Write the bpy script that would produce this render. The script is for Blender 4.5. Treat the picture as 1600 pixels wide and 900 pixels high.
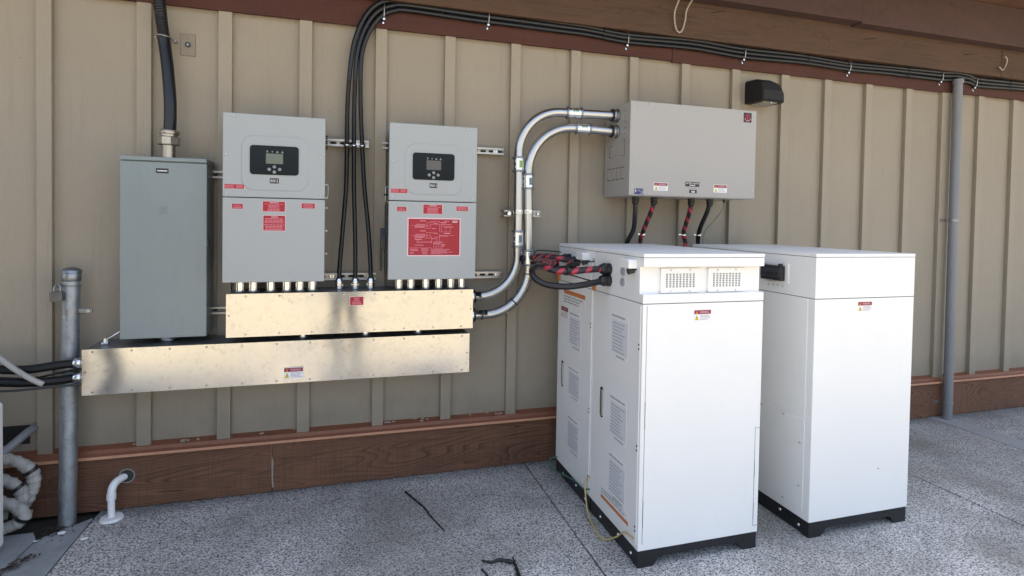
import bpy, bmesh, math, random
from mathutils import Vector, Matrix
random.seed(7)
R = math.radians
for o in list(bpy.data.objects): bpy.data.objects.remove(o)
SC = bpy.context.scene
C = SC.collection

# ------------------------------------------------------------------ camera
cam = bpy.data.cameras.new('camera'); co = bpy.data.objects.new('camera', cam); C.objects.link(co)
Fv = Vector((0.29863273, 0.95405264, -0.02453687)); Rv = Vector((0.95432286, -0.2982695, 0.01741226))
Uv = Rv.cross(Fv)
m = Matrix((Rv, Uv, -Fv)).transposed().to_4x4(); m.translation = Vector((0, -3.4789, 1.5291))
co.matrix_world = m
cam.sensor_width = 36; cam.lens = 907.2446/1600*36
cam.shift_x = -(825.05-800)/1600; cam.shift_y = (366.13-450)/1600
cam.clip_end = 500; cam.clip_start = .02
SC.camera = co

# ------------------------------------------------------------------ light
SUN_EL, SUN_AZ = 64, 12          # the sun stands behind the building, a little to the right
W = bpy.data.worlds.new('World'); SC.world = W; W.use_nodes = True
nt = W.node_tree; bg = nt.nodes['Background']; sky = nt.nodes.new('ShaderNodeTexSky')
sky.sky_type = 'NISHITA'; sky.sun_disc = False
sky.sun_elevation = R(SUN_EL); sky.sun_rotation = R(SUN_AZ); sky.air_density = 1.0; sky.dust_density = 4.0; sky.ozone_density = 0.6
hs = nt.nodes.new('ShaderNodeHueSaturation'); hs.inputs['Saturation'].default_value = .78; nt.links.new(sky.outputs[0], hs.inputs['Color']); nt.links.new(hs.outputs[0], bg.inputs[0]); bg.inputs[1].default_value = 0.15
sl = bpy.data.lights.new('sun', 'SUN'); sl.energy = 3.0; sl.angle = R(0.53); sl.color = (1, .93, .82)
so = bpy.data.objects.new('sun', sl); C.objects.link(so)
sd = Vector((math.sin(R(SUN_AZ))*math.cos(R(SUN_EL)), math.cos(R(SUN_AZ))*math.cos(R(SUN_EL)), math.sin(R(SUN_EL))))
so.rotation_euler = sd.to_track_quat('Z', 'Y').to_euler(); so.location = (0, 6, 8)
vs = SC.view_settings; vs.view_transform = 'Standard'; vs.look = 'None'; vs.gamma = 1; vs.use_curve_mapping = False
vs.exposure = 1.84
SC.render.engine = 'CYCLES'
SC.cycles.max_bounces = 8; SC.cycles.diffuse_bounces = 5

# ------------------------------------------------------------------ materials
def mat(name, col, rough=.5, metal=0, spec=.5):
    m = bpy.data.materials.new(name); m.use_nodes = True
    b = m.node_tree.nodes['Principled BSDF']
    b.inputs['Base Color'].default_value = (*col, 1); b.inputs['Roughness'].default_value = rough
    b.inputs['Metallic'].default_value = metal; b.inputs['Specular IOR Level'].default_value = spec
    return m
def N(m, t, **k):
    n = m.node_tree.nodes.new(t)
    for a, v in k.items():
        if a in n.inputs: n.inputs[a].default_value = v
        else: setattr(n, a, v)
    return n
def L(m, a, b): m.node_tree.links.new(a, b)
def B(m): return m.node_tree.nodes['Principled BSDF']
def coords(m, scale=(1, 1, 1), src='Object'):
    t = N(m, 'ShaderNodeTexCoord'); mp = N(m, 'ShaderNodeMapping'); mp.inputs['Scale'].default_value = scale
    L(m, t.outputs[src], mp.inputs[0]); return mp.outputs[0]
def noise(m, vec, scale, detail=4, rough=.55, dist=0):
    n = N(m, 'ShaderNodeTexNoise'); n.inputs['Scale'].default_value = scale; n.inputs['Detail'].default_value = detail
    n.inputs['Roughness'].default_value = rough; n.inputs['Distortion'].default_value = dist
    L(m, vec, n.inputs['Vector']); return n.outputs['Fac']
def ramp(m, fac, stops):
    r = N(m, 'ShaderNodeValToRGB'); e = r.color_ramp.elements
    while len(e) < len(stops): e.new(.5)
    for i, (p, c) in enumerate(stops):
        e[i].position = p; e[i].color = (*c, 1) if len(c) == 3 else c
    L(m, fac, r.inputs[0]); return r.outputs[0]
def g(v): return (v, v, v)
def mix(m, a, b, f, mode='MIX'):
    x = N(m, 'ShaderNodeMix'); x.data_type = 'RGBA'; x.blend_type = mode
    for s, v in ((x.inputs[0], f), (x.inputs[6], a), (x.inputs[7], b)):
        if isinstance(v, (int, float)): s.default_value = v
        elif isinstance(v, tuple): s.default_value = (*v, 1)
        else: L(m, v, s)
    return x.outputs[2]
def math_(m, op, a, b=None):
    x = N(m, 'ShaderNodeMath', operation=op)
    for s, v in zip(x.inputs, (a, b)):
        if v is None: continue
        if isinstance(v, (int, float)): s.default_value = v
        else: L(m, v, s)
    return x.outputs[0]
def bump(m, h, strength=.3, dist=.002):
    b = N(m, 'ShaderNodeBump'); b.inputs['Strength'].default_value = strength; b.inputs['Distance'].default_value = dist
    L(m, h, b.inputs['Height']); L(m, b.outputs[0], B(m).inputs['Normal'])
def setcol(m, o): L(m, o, B(m).inputs['Base Color'])
def setrough(m, f, lo, hi):
    L(m, ramp(m, f, [(0, g(lo)), (1, g(hi))]), B(m).inputs['Roughness'])

def painted(name, col, rough=.4, var=.06, peel=.15, dirt=0):
    m = mat(name, col, rough); v = coords(m)
    n = noise(m, v, 2.2, 5)
    c = ramp(m, n, [(.3, tuple(x*(1-var) for x in col)), (.7, tuple(min(1, x*(1+var)) for x in col))])
    if dirt:
        d = noise(m, coords(m, (9, 9, 2.2)), 3, 8, .7)
        c = mix(m, c, tuple(x*(1-dirt) for x in col), ramp(m, d, [(.52, g(0)), (.78, g(.8))]))
    setcol(m, c); setrough(m, noise(m, v, 14, 4), rough-.07, rough+.08)
    bump(m, noise(m, v, 900, 2), peel, .0004)
    return m

# siding paint with vertical grain of the board
def siding(name, col):
    m = mat(name, col, .62)
    v1 = coords(m, (30, 30, 1.2)); v2 = coords(m)
    gr = noise(m, v1, 9, 6, .7, .6)
    big = noise(m, v2, .9, 4)
    c = mix(m, tuple(x*.93 for x in col), tuple(x*1.06 for x in col), ramp(m, big, [(.3, g(0)), (.7, g(1))]))
    c = mix(m, c, tuple(x*.78 for x in col), math_(m, 'MULTIPLY', ramp(m, gr, [(.50, g(0)), (.78, g(1))]), .55))
    st = noise(m, coords(m, (14, 14, .8)), 2.2, 6, .65)
    c = mix(m, c, tuple(x*y for x, y in zip(col, (.74, .74, .70))), math_(m, 'MULTIPLY', ramp(m, st, [(.55, g(0)), (.8, g(1))]), .5))
    xyz = N(m, 'ShaderNodeSeparateXYZ'); L(m, v2, xyz.inputs[0])      # splash dirt along the foot of the wall
    zz = math_(m, 'ADD', xyz.outputs[2], math_(m, 'MULTIPLY', noise(m, v2, 7, 5), .35))
    c = mix(m, c, (.15, .13, .10), math_(m, 'MULTIPLY', ramp(m, zz, [(.50, g(1)), (.68, g(0))]), .4))
    nl = N(m, 'ShaderNodeTexVoronoi'); nl.inputs['Scale'].default_value = 5.5; L(m, v2, nl.inputs['Vector'])
    c = mix(m, c, (.12, .09, .06), ramp(m, nl.outputs['Distance'], [(.018, g(.6)), (.026, g(0))]))
    setcol(m, c); bump(m, gr, .6, .002)
    return m
M_SIDE = siding('siding_paint', (.312, .268, .203))
M_BATT = siding('batten_paint', (.322, .278, .211))

def wood(name, a, b, c, vertical_saw=0, rough=.75, sc=(1.2, 12, 22), fig=.12, rings=.0):
    m = mat(name, a, rough)
    v = coords(m, sc); n = noise(m, v, 3, 8, .65, 1.6)
    w = N(m, 'ShaderNodeTexWave', wave_type='BANDS', bands_direction='Z'); w.inputs['Scale'].default_value = 7
    w.inputs['Distortion'].default_value = 14; w.inputs['Detail'].default_value = 3; w.inputs['Detail Scale'].default_value = .8
    L(m, coords(m, (.35, 1, 2.2)), w.inputs['Vector'])
    col = ramp(m, n, [(.25, a), (.5, b), (.75, c)])
    col = mix(m, col, tuple(x*.5 for x in a), math_(m, 'MULTIPLY', ramp(m, w.outputs[0], [(.55, g(0)), (1, g(1))]), fig))
    big = noise(m, coords(m, (.8, .8, 2)), 2, 4)
    col = mix(m, col, tuple(x*.6 for x in b), math_(m, 'MULTIPLY', ramp(m, big, [(.45, g(0)), (.7, g(1))]), .6))
    h = n
    if rings:
        rn = noise(m, coords(m, (.75, 1, 5.5)), 1.0, 1.5, .45, .25)
        fr = math_(m, 'FRACT', math_(m, 'MULTIPLY', rn, 34))
        rm = math_(m, 'MULTIPLY', ramp(m, fr, [(0, g(0)), (.55, g(.25)), (.9, g(1)), (1, g(0))]), ramp(m, noise(m, coords(m), 3, 3), [(.35, g(.25)), (.6, g(1))]))
        col = mix(m, col, tuple(x*.32 for x in a), math_(m, 'MULTIPLY', rm, rings))
    if vertical_saw:
        s = noise(m, coords(m, (60, 1, 1.3)), 3, 3, .6)
        col = mix(m, col, tuple(x*.55 for x in a), math_(m, 'MULTIPLY', ramp(m, s, [(.45, g(0)), (.7, g(1))]), vertical_saw))
        h = math_(m, 'ADD', n, s)
    setcol(m, col); bump(m, h, .6, .003)
    return m
M_FRIEZE = wood('frieze_stain', (.060, .017, .010), (.080, .024, .014), (.045, .014, .009), .25)
M_BEAM = wood('beam_wood', (.060, .029, .016), (.098, .052, .029), (.034, .018, .012), 0, sc=(.35, 12, 14), fig=.03, rings=.35)
M_DARKB = wood('fascia_wood', (.050, .024, .021), (.082, .042, .036), (.032, .018, .016), .1, sc=(3, 12, 9), fig=.05)
M_BASE = wood('base_board_wood', (.115, .046, .024), (.20, .092, .048), (.065, .030, .018), .45, sc=(.8, 12, 40), fig=.0, rings=.75)
M_FLASH = painted('flashing_paint', (.20, .075, .040), .42, .12, .1, .45)
M_LIP = painted('warm_lit_flashing_edge', (.52, .26, .155), .5, .15, .1, .25)  # paler salmon paints in the warm light on the flashing's lower edge
M_SOFFIT = wood('soffit_wood', (.12, .06, .035), (.18, .09, .05), (.09, .045, .03), 0)
M_ROOF = painted('roof_shingle', (.06, .055, .05), .85)
M_STUD = mat('gap_dark', (.02, .018, .016), .9)
M_CAULK = mat('caulk', (.30, .25, .20), .8)

def concrete(name, smooth=False):
    m = mat(name, (.3, .3, .3), .85)
    v = coords(m)
    big = noise(m, v, 1.1, 7, .65, .5); mid = noise(m, v, 9, 5, .6)
    if smooth:
        c = ramp(m, mid, [(.3, (.25, .265, .27)), (.7, (.34, .355, .36))])
        c = mix(m, c, (.09, .095, .095), math_(m, 'MULTIPLY', ramp(m, big, [(.45, g(0)), (.7, g(1))]), .6))
        c = mix(m, c, (.07, .07, .07), ramp(m, noise(m, v, 160, 2), [(.62, g(0)), (.75, g(.6))]))
        setcol(m, c); bump(m, noise(m, v, 220, 3), .4, .001); return m
    vo = N(m, 'ShaderNodeTexVoronoi'); vo.inputs['Scale'].default_value = 165; L(m, v, vo.inputs['Vector'])
    vo2 = N(m, 'ShaderNodeTexVoronoi'); vo2.inputs['Scale'].default_value = 85; L(m, v, vo2.inputs['Vector'])
    sep = N(m, 'ShaderNodeSeparateColor'); L(m, vo.outputs['Color'], sep.inputs[0])
    sep2 = N(m, 'ShaderNodeSeparateColor'); L(m, vo2.outputs['Color'], sep2.inputs[0])
    c = ramp(m, sep.outputs[0], [(0, (.05, .05, .05)), (.18, (.10, .10, .10)), (.34, (.62, .60, .565)), (1, (.84, .81, .765))])
    c2 = ramp(m, sep2.outputs[1], [(0, (.14, .14, .14)), (.35, (.48, .475, .46)), (1, (.66, .65, .62))])
    c = mix(m, c, c2, .30)
    pits = noise(m, v, 105, 3, .6)
    c = mix(m, c, (.045, .045, .047), ramp(m, pits, [(.40, g(.85)), (.47, g(0))]))
    c = mix(m, c, (.80, .79, .77), ramp(m, pits, [(.58, g(0)), (.66, g(.45))]))
    # weather stains, a little algae
    c = mix(m, c, (.10, .105, .10), math_(m, 'MULTIPLY', ramp(m, big, [(.42, g(0)), (.60, g(1))]), .40))
    gr = noise(m, coords(m, (1, 1, 1)), .75, 7, .7, .4)
    c = mix(m, c, (.17, .155, .11), math_(m, 'MULTIPLY', ramp(m, gr, [(.47, g(0)), (.66, g(1))]), .45))
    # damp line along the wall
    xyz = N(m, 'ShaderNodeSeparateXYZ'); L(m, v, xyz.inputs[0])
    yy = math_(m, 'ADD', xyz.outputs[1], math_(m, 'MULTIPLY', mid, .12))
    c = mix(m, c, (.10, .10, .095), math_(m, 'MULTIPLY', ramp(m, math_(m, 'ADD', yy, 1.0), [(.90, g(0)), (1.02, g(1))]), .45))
    setcol(m, c)
    h = math_(m, 'SUBTRACT', 1, vo.outputs['Distance'])
    bump(m, h, .8, .004)
    return m
M_STRIP = painted('pale_concrete', (.33, .33, .32), .85, .15, .5, .35); M_AGG = concrete('exposed_aggregate'); M_CONC = concrete('smooth_concrete', True)
M_SOIL = mat('joint_soil', (.03, .028, .022), .95)
M_GRAVEL = mat('sunny_gravel', (.50, .41, .26), .95)
v = coords(M_GRAVEL); setcol(M_GRAVEL, ramp(M_GRAVEL, noise(M_GRAVEL, v, 30, 6, .7), [(.3, (.30, .25, .165)), (.7, (.50, .43, .30))]))
M_GROUND = mat('ground_soil', (.2, .17, .10), .95)
setcol(M_GROUND, ramp(M_GROUND, noise(M_GROUND, coords(M_GROUND), .6, 8, .6), [(.35, (.12, .13, .06)), (.65, (.24, .20, .12))]))

M_WHITE = painted('white_powder_coat', (.83, .815, .775), .42, .012, .3, .025)
M_GREYCO = painted('grey_powder_coat', (.365, .378, .372), .36, .015, .15)
M_LGREY = painted('light_grey_powder_coat', (.368, .35, .325), .36, .015, .15)
M_PANEL = painted('blue_grey_enamel', (.222, .26, .258), .33, .05, .1, .12)
M_BLACK = painted('black_paint', (.012, .012, .013), .42, .1, .2)
M_BLKPL = mat('black_plastic', (.012, .012, .014), .38)
M_DKGREY = mat('dark_heatsink', (.035, .035, .037), .5)
M_LAMP = painted('matt_black_cast', (.010, .010, .011), .7, .2, .4)
M_RUB = mat('cable_sheath', (.005, .0055, .007), .33)
M_GREY = painted('grey_pvc', (.20, .205, .215), .45, .05, .1, .2)
M_PVC = painted('white_pvc', (.82, .82, .80), .35, .04, .05, .25)
M_GAP = mat('seam_shadow', (.03, .03, .03), .8)
M_LEAF = mat('dead_leaf', (.05, .032, .02), .9)
M_HOSE = painted('insulation_tape', (.40, .39, .36), .7, .3, .5, .75)

def metal(name, col, rough, scr=(1, 1, 1), var=.15, spots=0, bumpy=.0):
    m = mat(name, col, rough, 1)
    v = coords(m, scr); n = noise(m, v, 7, 6, .65, .5)
    c = ramp(m, n, [(.3, tuple(x*(1-var) for x in col)), (.7, col)])
    if spots:
        sp = noise(m, coords(m), 26, 6, .75, 1.5)
        c = mix(m, c, tuple(x*.55 for x in col), math_(m, 'MULTIPLY', ramp(m, sp, [(.54, g(0)), (.66, g(1))]), spots))
    setcol(m, c); setrough(m, n, rough-.06, rough+.12)
    if bumpy: bump(m, noise(m, coords(m), 3.2, 3, .5, .3), .35, bumpy)
    return m
M_ALU = metal('mill_aluminium', (.50, .495, .48), .13, (1, 1, 1), .05, .55, .0008)
for n_ in M_ALU.node_tree.nodes:
    if n_.type == 'VALTORGB' and abs(n_.color_ramp.elements[1].color[0]-.22) < .001: n_.color_ramp.elements[0].color = (.13,)*3+(1,); n_.color_ramp.elements[1].color = (.22,)*3+(1,)
B(M_ALU).inputs['Anisotropic'].default_value = .85
t_ = N(M_ALU, 'ShaderNodeCombineXYZ'); t_.inputs[2].default_value = 1; L(M_ALU, t_.outputs[0], B(M_ALU).inputs['Tangent'])
M_EMT = metal('emt_steel', (.50, .505, .50), .26, (.2, .2, .2), .04)
M_GALV = metal('galvanised_pipe', (.50, .54, .57), .55, (3, 3, 1.5), .45, .9)
M_GALVB = metal('galvanised_fitting', (.36, .38, .40), .42, (3, 3, 3), .3, .3)
M_BRONZE = metal('aged_fitting', (.52, .47, .40), .38, (2, 2, 2), .25, .4)
M_ZINC = metal('bright_fitting', (.82, .83, .84), .22, (1, 1, 1), .1)
M_STRUT = metal('strut_steel', (.50, .49, .47), .4, (1, 1, 1), .25, .5)
M_SCREW = metal('screw_head', (.55, .55, .55), .35)

def flatm(name, col, rough=.45): return mat(name, col, rough)
M_RED = flatm('label_red', (.36, .002, .016)); M_PINK = flatm('label_pale', (.80, .52, .55)); M_WTXT = flatm('label_white', (.82, .78, .78))
M_REDTXT = flatm('label_print', (.74, .26, .31)); M_KBLK = flatm('label_black', (.012, .012, .012)); M_YEL = flatm('label_yellow', (.62, .50, .04))
M_ORG = flatm('label_orange', (.62, .19, .05)); M_GTXT = flatm('grey_print', (.33, .34, .36)); M_GBLK = flatm('grey_block', (.70, .70, .705))
M_BLUE = flatm('label_blue', (.03, .03, .16)); M_MAR = flatm('label_maroon', (.24, .012, .03)); M_EMB = flatm('emblem_red', (.30, .01, .03))
M_LCD = mat('lcd_glass', (.13, .15, .11), .12); M_LCD2 = mat('lcd_glass_dark', (.10, .085, .075), .12)
M_GLASS = mat('display_overlay', (.006, .008, .011), .12, 0, .2)
M_LENS = painted('frosted_lens', (.30, .29, .27), .4); M_BTN = mat('button_grey', (.25, .26, .26), .4)
M_ORTAB = painted('orange_rust_tab', (.55, .18, .05), .5, .3, .2, .4)
M_YWIRE = mat('yellow_wire', (.55, .42, .16), .45); M_GWIRE = mat('green_wire', (.05, .16, .11), .45)
M_CHAIN = mat('pale_rope', (.42, .36, .29), .7)
M_GREEN = mat('tag_green', (.35, .55, .12), .5); M_CYAN = mat('tag_blue', (.22, .33, .35), .5)
M_VIEWF = mat('tree_green', (.05, .09, .03), .8)

def stripes():
    m = mat('red_black_wrap', (.02, .02, .02), .42)
    t = N(m, 'ShaderNodeTexCoord'); s = N(m, 'ShaderNodeSeparateXYZ'); L(m, t.outputs['UV'], s.inputs[0])
    a = math_(m, 'ADD', math_(m, 'MULTIPLY', s.outputs[0], 15.0), s.outputs[1])
    f = math_(m, 'FRACT', a)
    setcol(m, ramp(m, f, [(0, (.015, .014, .018)), (.60, (.015, .014, .018)), (.64, (.42, .03, .055)), (.97, (.40, .03, .05))]))
    return m
M_WRAP = stripes()

# ------------------------------------------------------------------ mesh helpers
class MB:
    def __init__(s): s.v = []; s.f = []; s.mi = []; s.uv = {}; s.sm = []; s.mats = []
    def mid(s, m):
        if m not in s.mats: s.mats.append(m)
        return s.mats.index(m)
    def add(s, vs_, fs, m, smooth=False, uvs=None):
        o = len(s.v); s.v += [tuple(x) for x in vs_]; k = s.mid(m)
        for i, f in enumerate(fs):
            s.f.append([o+a for a in f]); s.mi.append(k); s.sm.append(smooth)
            if uvs: s.uv[len(s.f)-1] = uvs[i]
        return s
    def bm(s, b, m, smooth=False):
        b.verts.ensure_lookup_table(); b.verts.index_update()
        s.add([v.co[:] for v in b.verts], [[v.index for v in f.verts] for f in b.faces], m, smooth); b.free(); return s
    def box(s, x0, x1, y0, y1, z0, z1, m, bev=.0, seg=2):
        b = bmesh.new(); bmesh.ops.create_cube(b, size=1)
        for v in b.verts: v.co = Vector(((x0+x1)/2+v.co.x*(x1-x0), (y0+y1)/2+v.co.y*(y1-y0), (z0+z1)/2+v.co.z*(z1-z0)))
        if bev: bmesh.ops.bevel(b, geom=b.edges[:], offset=bev, segments=seg, affect='EDGES', profile=.5)
        return s.bm(b, m, False)
    def prism(s, pts, axis, a0, a1, m, bev=0):
        """polygon pts (2D) extruded along axis ('x','y','z') from a0 to a1"""
        def P(p, a): return {'x': (a, p[0], p[1]), 'y': (p[0], a, p[1]), 'z': (p[0], p[1], a)}[axis]
        b = bmesh.new(); va = [b.verts.new(P(p, a0)) for p in pts]; vb = [b.verts.new(P(p, a1)) for p in pts]
        n = len(pts)
        b.faces.new(va); b.faces.new(vb[::-1])
        for i in range(n): b.faces.new((va[i], vb[i], vb[(i+1) % n], va[(i+1) % n]))
        bmesh.ops.recalc_face_normals(b, faces=b.faces)
        if bev: bmesh.ops.bevel(b, geom=b.edges[:], offset=bev, segments=2, affect='EDGES', profile=.5)
        return s.bm(b, m)
    def tube(s, pts, r, m, n=14, rfun=None, step=None, cap=True):
        P = [Vector(p) for p in pts]; d = [0]
        for a, b in zip(P, P[1:]): d.append(d[-1]+(b-a).length)
        Ltot = d[-1]
        if step:
            k = max(2, int(Ltot/step)); Q = []; D = []; j = 0
            for i in range(k+1):
                t = Ltot*i/k
                while j < len(P)-2 and d[j+1] < t: j += 1
                u = (t-d[j])/max(1e-9, d[j+1]-d[j]); Q.append(P[j].lerp(P[j+1], u)); D.append(t)
            P, d = Q, D
        T = []
        for i in range(len(P)):
            a = P[max(0, i-1)]; b = P[min(len(P)-1, i+1)]; t = (b-a); T.append(t.normalized() if t.length > 1e-9 else Vector((0, 0, 1)))
        up = Vector((0, 0, 1)) if abs(T[0].z) < .9 else Vector((1, 0, 0))
        u = T[0].cross(up).normalized(); vv = []; 
        for i in range(len(P)):
            u = (u - T[i]*u.dot(T[i])).normalized(); w = T[i].cross(u)
            rr = rfun(d[i], Ltot) if rfun else (r[i] if isinstance(r, (list, tuple)) else r)
            for k in range(n):
                a = 2*math.pi*k/n; vv.append(P[i]+u*math.cos(a)*rr+w*math.sin(a)*rr)
        fs = []; uv = []
        for i in range(len(P)-1):
            for k in range(n):
                k2 = (k+1) % n
                fs.append((i*n+k, i*n+k2, (i+1)*n+k2, (i+1)*n+k))
                uv.append(((d[i], k/n), (d[i], (k+1)/n), (d[i+1], (k+1)/n), (d[i+1], k/n)))
        s.add(vv, fs, m, True, uv)
        if cap:
            s.add(vv[:n], [list(range(n))[::-1]], m); s.add(vv[-n:], [list(range(n))], m)
        return s
    def cyl(s, a, b, r, m, n=18, r2=None, bev=.0):
        a = Vector(a); b = Vector(b); r2 = r if r2 is None else r2
        if bev:
            e = (b-a).normalized()*bev
            return s.tubeflat([a, a+e, b-e, b], [r-bev, r, r2, r2-bev], m, n)
        return s.tubeflat([a, b], [r, r2], m, n)
    def tubeflat(s, P, rs, m, n=18):
        t = (P[-1]-P[0]).normalized(); up = Vector((0, 0, 1)) if abs(t.z) < .9 else Vector((1, 0, 0))
        u = t.cross(up).normalized(); w = t.cross(u); vv = []
        for p, r in zip(P, rs):
            for k in range(n):
                a = 2*math.pi*(k+.5)/n; vv.append(p+u*math.cos(a)*r+w*math.sin(a)*r)
        fs = [(i*n+k, i*n+(k+1) % n, (i+1)*n+(k+1) % n, (i+1)*n+k) for i in range(len(P)-1) for k in range(n)]
        s.add(vv, fs, m, n > 8); s.add(vv[:n], [list(range(n))[::-1]], m); s.add(vv[-n:], [list(range(n))], m)
        return s
    def build(s, name, parent=None, origin=None, fix=True):
        me = bpy.data.meshes.new(name)
        o = bpy.data.objects.new(name, me); C.objects.link(o)
        off = Vector((0, 0, 0))
        if parent is not None:
            r = parent
            while r.parent: r = r.parent
            off = Vector(r.location); o.parent = parent
        elif origin is not None: off = Vector(origin); o.location = off
        me.from_pydata([tuple(Vector(v)-off) for v in s.v], [], s.f)
        for m in s.mats: me.materials.append(m)
        me.polygons.foreach_set('material_index', s.mi); me.polygons.foreach_set('use_smooth', s.sm)
        if s.uv:
            ul = me.uv_layers.new(name='UVMap')
            for i, uvs in s.uv.items():
                for li, c in zip(me.polygons[i].loop_indices, uvs): ul.data[li].uv = c
        if fix:
            b = bmesh.new(); b.from_mesh(me); bmesh.ops.recalc_face_normals(b, faces=b.faces); b.to_mesh(me); b.free()
        me.update()
        return o

def spline(pts, k=10):
    P = [Vector(p) for p in pts]; out = []
    for i in range(len(P)-1):
        p0 = P[i-1] if i else P[0]*2-P[1]; p1, p2 = P[i], P[i+1]; p3 = P[i+2] if i+2 < len(P) else P[-1]*2-P[-2]
        for j in range(k):
            t = j/k; out.append(.5*((2*p1)+(-p0+p2)*t+(2*p0-5*p1+4*p2-p3)*t*t+(-p0+3*p1-3*p2+p3)*t**3))
    out.append(P[-1]); return out
def thing(name, label, cat, loc=(0, 0, 0), group=None):
    o = bpy.data.objects.new(name, None); C.objects.link(o); o.location = loc; o.empty_display_size = .05
    return tag(o, label, cat, group)
def tag(o, label=None, cat=None, group=None, kind=None):
    if label: o['label'] = label
    if cat: o['category'] = cat
    if group: o['group'] = group
    if kind: o['kind'] = kind
    return o

_tc = {}
def text_geo(s):
    if s in _tc: return _tc[s]
    cu = bpy.data.curves.new('t', 'FONT'); cu.body = s; cu.size = 1; cu.resolution_u = 3
    ob = bpy.data.objects.new('t', cu); C.objects.link(ob)
    dg = bpy.context.evaluated_depsgraph_get(); dg.update(); me = ob.evaluated_get(dg).to_mesh()
    V = [v.co[:2] for v in me.vertices]; Fc = [list(p.vertices) for p in me.polygons]
    xs = [p[0] for p in V]; ys = [p[1] for p in V]; x0, x1, y0, y1 = min(xs), max(xs), min(ys), max(ys)
    V = [((x-x0)/(x1-x0), (y-y0)/(y1-y0)) for x, y in V]
    ob.evaluated_get(dg).to_mesh_clear(); bpy.data.objects.remove(ob); bpy.data.curves.remove(cu)
    _tc[s] = (V, Fc); return _tc[s]
class Sticker:
    """flat printed label: o = lower left corner, U / V in-plane axes, W outward normal; u, v given 0..1"""
    def __init__(s, o, U, V, Wn, w, h, base):
        s.o = Vector(o); s.U = Vector(U); s.V = Vector(V); s.W = Vector(Wn); s.w = w; s.h = h; s.mb = MB(); s.k = 0
        a = s.o; pts = [a, a+s.U*w, a+s.U*w+s.V*h, a+s.V*h]; top = [p+s.W*.0008 for p in pts]
        s.mb.add(pts+top, [(0, 1, 2, 3), (4, 5, 6, 7), (0, 1, 5, 4), (1, 2, 6, 5), (2, 3, 7, 6), (3, 0, 4, 7)], base)
    def P(s, u, v, l): return s.o+s.U*(u*s.w)+s.V*(v*s.h)+s.W*(.0008+.0003*l)
    def rect(s, u0, v0, u1, v1, m, l=1): s.mb.add([s.P(u0, v0, l), s.P(u1, v0, l), s.P(u1, v1, l), s.P(u0, v1, l)], [(0, 1, 2, 3)], m); return s
    def poly(s, pts, m, l=1): s.mb.add([s.P(u, v, l) for u, v in pts], [list(range(len(pts)))], m); return s
    def text(s, t, u0, v0, u1, v1, m, l=2):
        V, Fc = text_geo(t); s.mb.add([s.P(u0+x*(u1-u0), v0+y*(v1-v0), l) for x, y in V], Fc, m); return s
    def lines(s, u0, v0, u1, v1, n, m, l=2, ragged=.25, align='l', fill=.42):
        for i in range(n):
            h = (v1-v0)/n; a = v1-(i+1)*h+h*.25; wd = (u1-u0)*(1-random.random()*ragged)
            x0 = u0 if align == 'l' else (u0+u1-wd)/2
            x = x0
            while x < x0+wd-.001:                       # broken into word-long dashes
                ww = min((u1-u0)*random.uniform(.08, .22), x0+wd-x); s.rect(x, a, x+ww*.86, a+h*fill, m, l); x += ww
        return s
    def done(s, parent, label=None, name='label'):
        o = s.mb.build(name, parent, fix=False)
        if label: o['label'] = label
        return o
def frontst(x0, x1, z0, z1, y, base): return Sticker((x0, y, z0), (1, 0, 0), (0, 0, 1), (0, -1, 0), x1-x0, z1-z0, base)
def leftst(ya, yb, z0, z1, x, base): return Sticker((x, ya, z0), (0, -1, 0), (0, 0, 1), (-1, 0, 0), ya-yb, z1-z0, base)
def border(s, m, b=.03, bv=None):
    return s.rect(b, bv or b, 1-b, 1-(bv or b), m, 1)
def warn_label(st):
    """white label, dark red header with small triangle and WARNING, yellow triangle and fine print"""
    st.rect(.03, .60, .97, .95, M_MAR, 1)
    st.poly([(.10, .63), (.24, .63), (.17, .92)], M_ORG, 2); st.text('WARNING', .33, .68, .85, .87, M_PINK, 2)
    st.rect(.30, .08, .97, .54, M_WTXT, 1)
    st.poly([(.06, .08), (.29, .08), (.175, .55)], M_YEL, 2); st.rect(.165, .2, .185, .38, M_KBLK, 3); st.rect(.165, .12, .185, .17, M_KBLK, 3)
    st.lines(.36, .08, .94, .55, 4, M_GTXT, 2)
    return st
def screws(parent, pts, r=.006, m=None, nrm=(0, -1, 0), name='screw'):
    first = None
    for p in pts:
        e = Vector(nrm)
        if first is None:
            mb = MB(); mb.cyl(Vector(p), Vector(p)+e*.0035, r, m or M_SCREW, 10, r*.7)
            first = mb.build(name, parent); p0 = Vector(p)
        else:
            c = first.copy(); C.objects.link(c); c.parent = parent; c.location = Vector(p)-p0

# ------------------------------------------------------------------ ground (setting)
def struct(mb, name, fix=True):
    o = mb.build(name, fix=fix); o['kind'] = 'structure'; return o
a = MB(); a.add([(-150, -150, -.06), (150, -150, -.06), (150, 150, -.06), (-150, 150, -.06)], [(0, 1, 2, 3)], M_GROUND); struct(a, 'ground')
a = MB(); a.box(-1.6, 9.0, -3.6, .06, -.055, -.02, M_SOIL); struct(a, 'joint_bed')
def slab(name, x0, x1, y0, y1, m, z=0, z0=-.018): a = MB(); a.box(x0, x1, y0, y1, z0, z, m, .003); return struct(a, name)
slab('patio', -1.19, 1.078, -3.6, -.018, M_AGG)
slab('patio', 1.086, 3.340, -3.6, -.018, M_AGG)
slab('patio', 3.352, 4.470, -3.6, -.018, M_AGG)
slab('patio', 4.668, 9.0, -3.6, -.018, M_AGG)
slab('paved_strip', 4.475, 4.664, -3.6, -.018, M_STRIP, .002)
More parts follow.
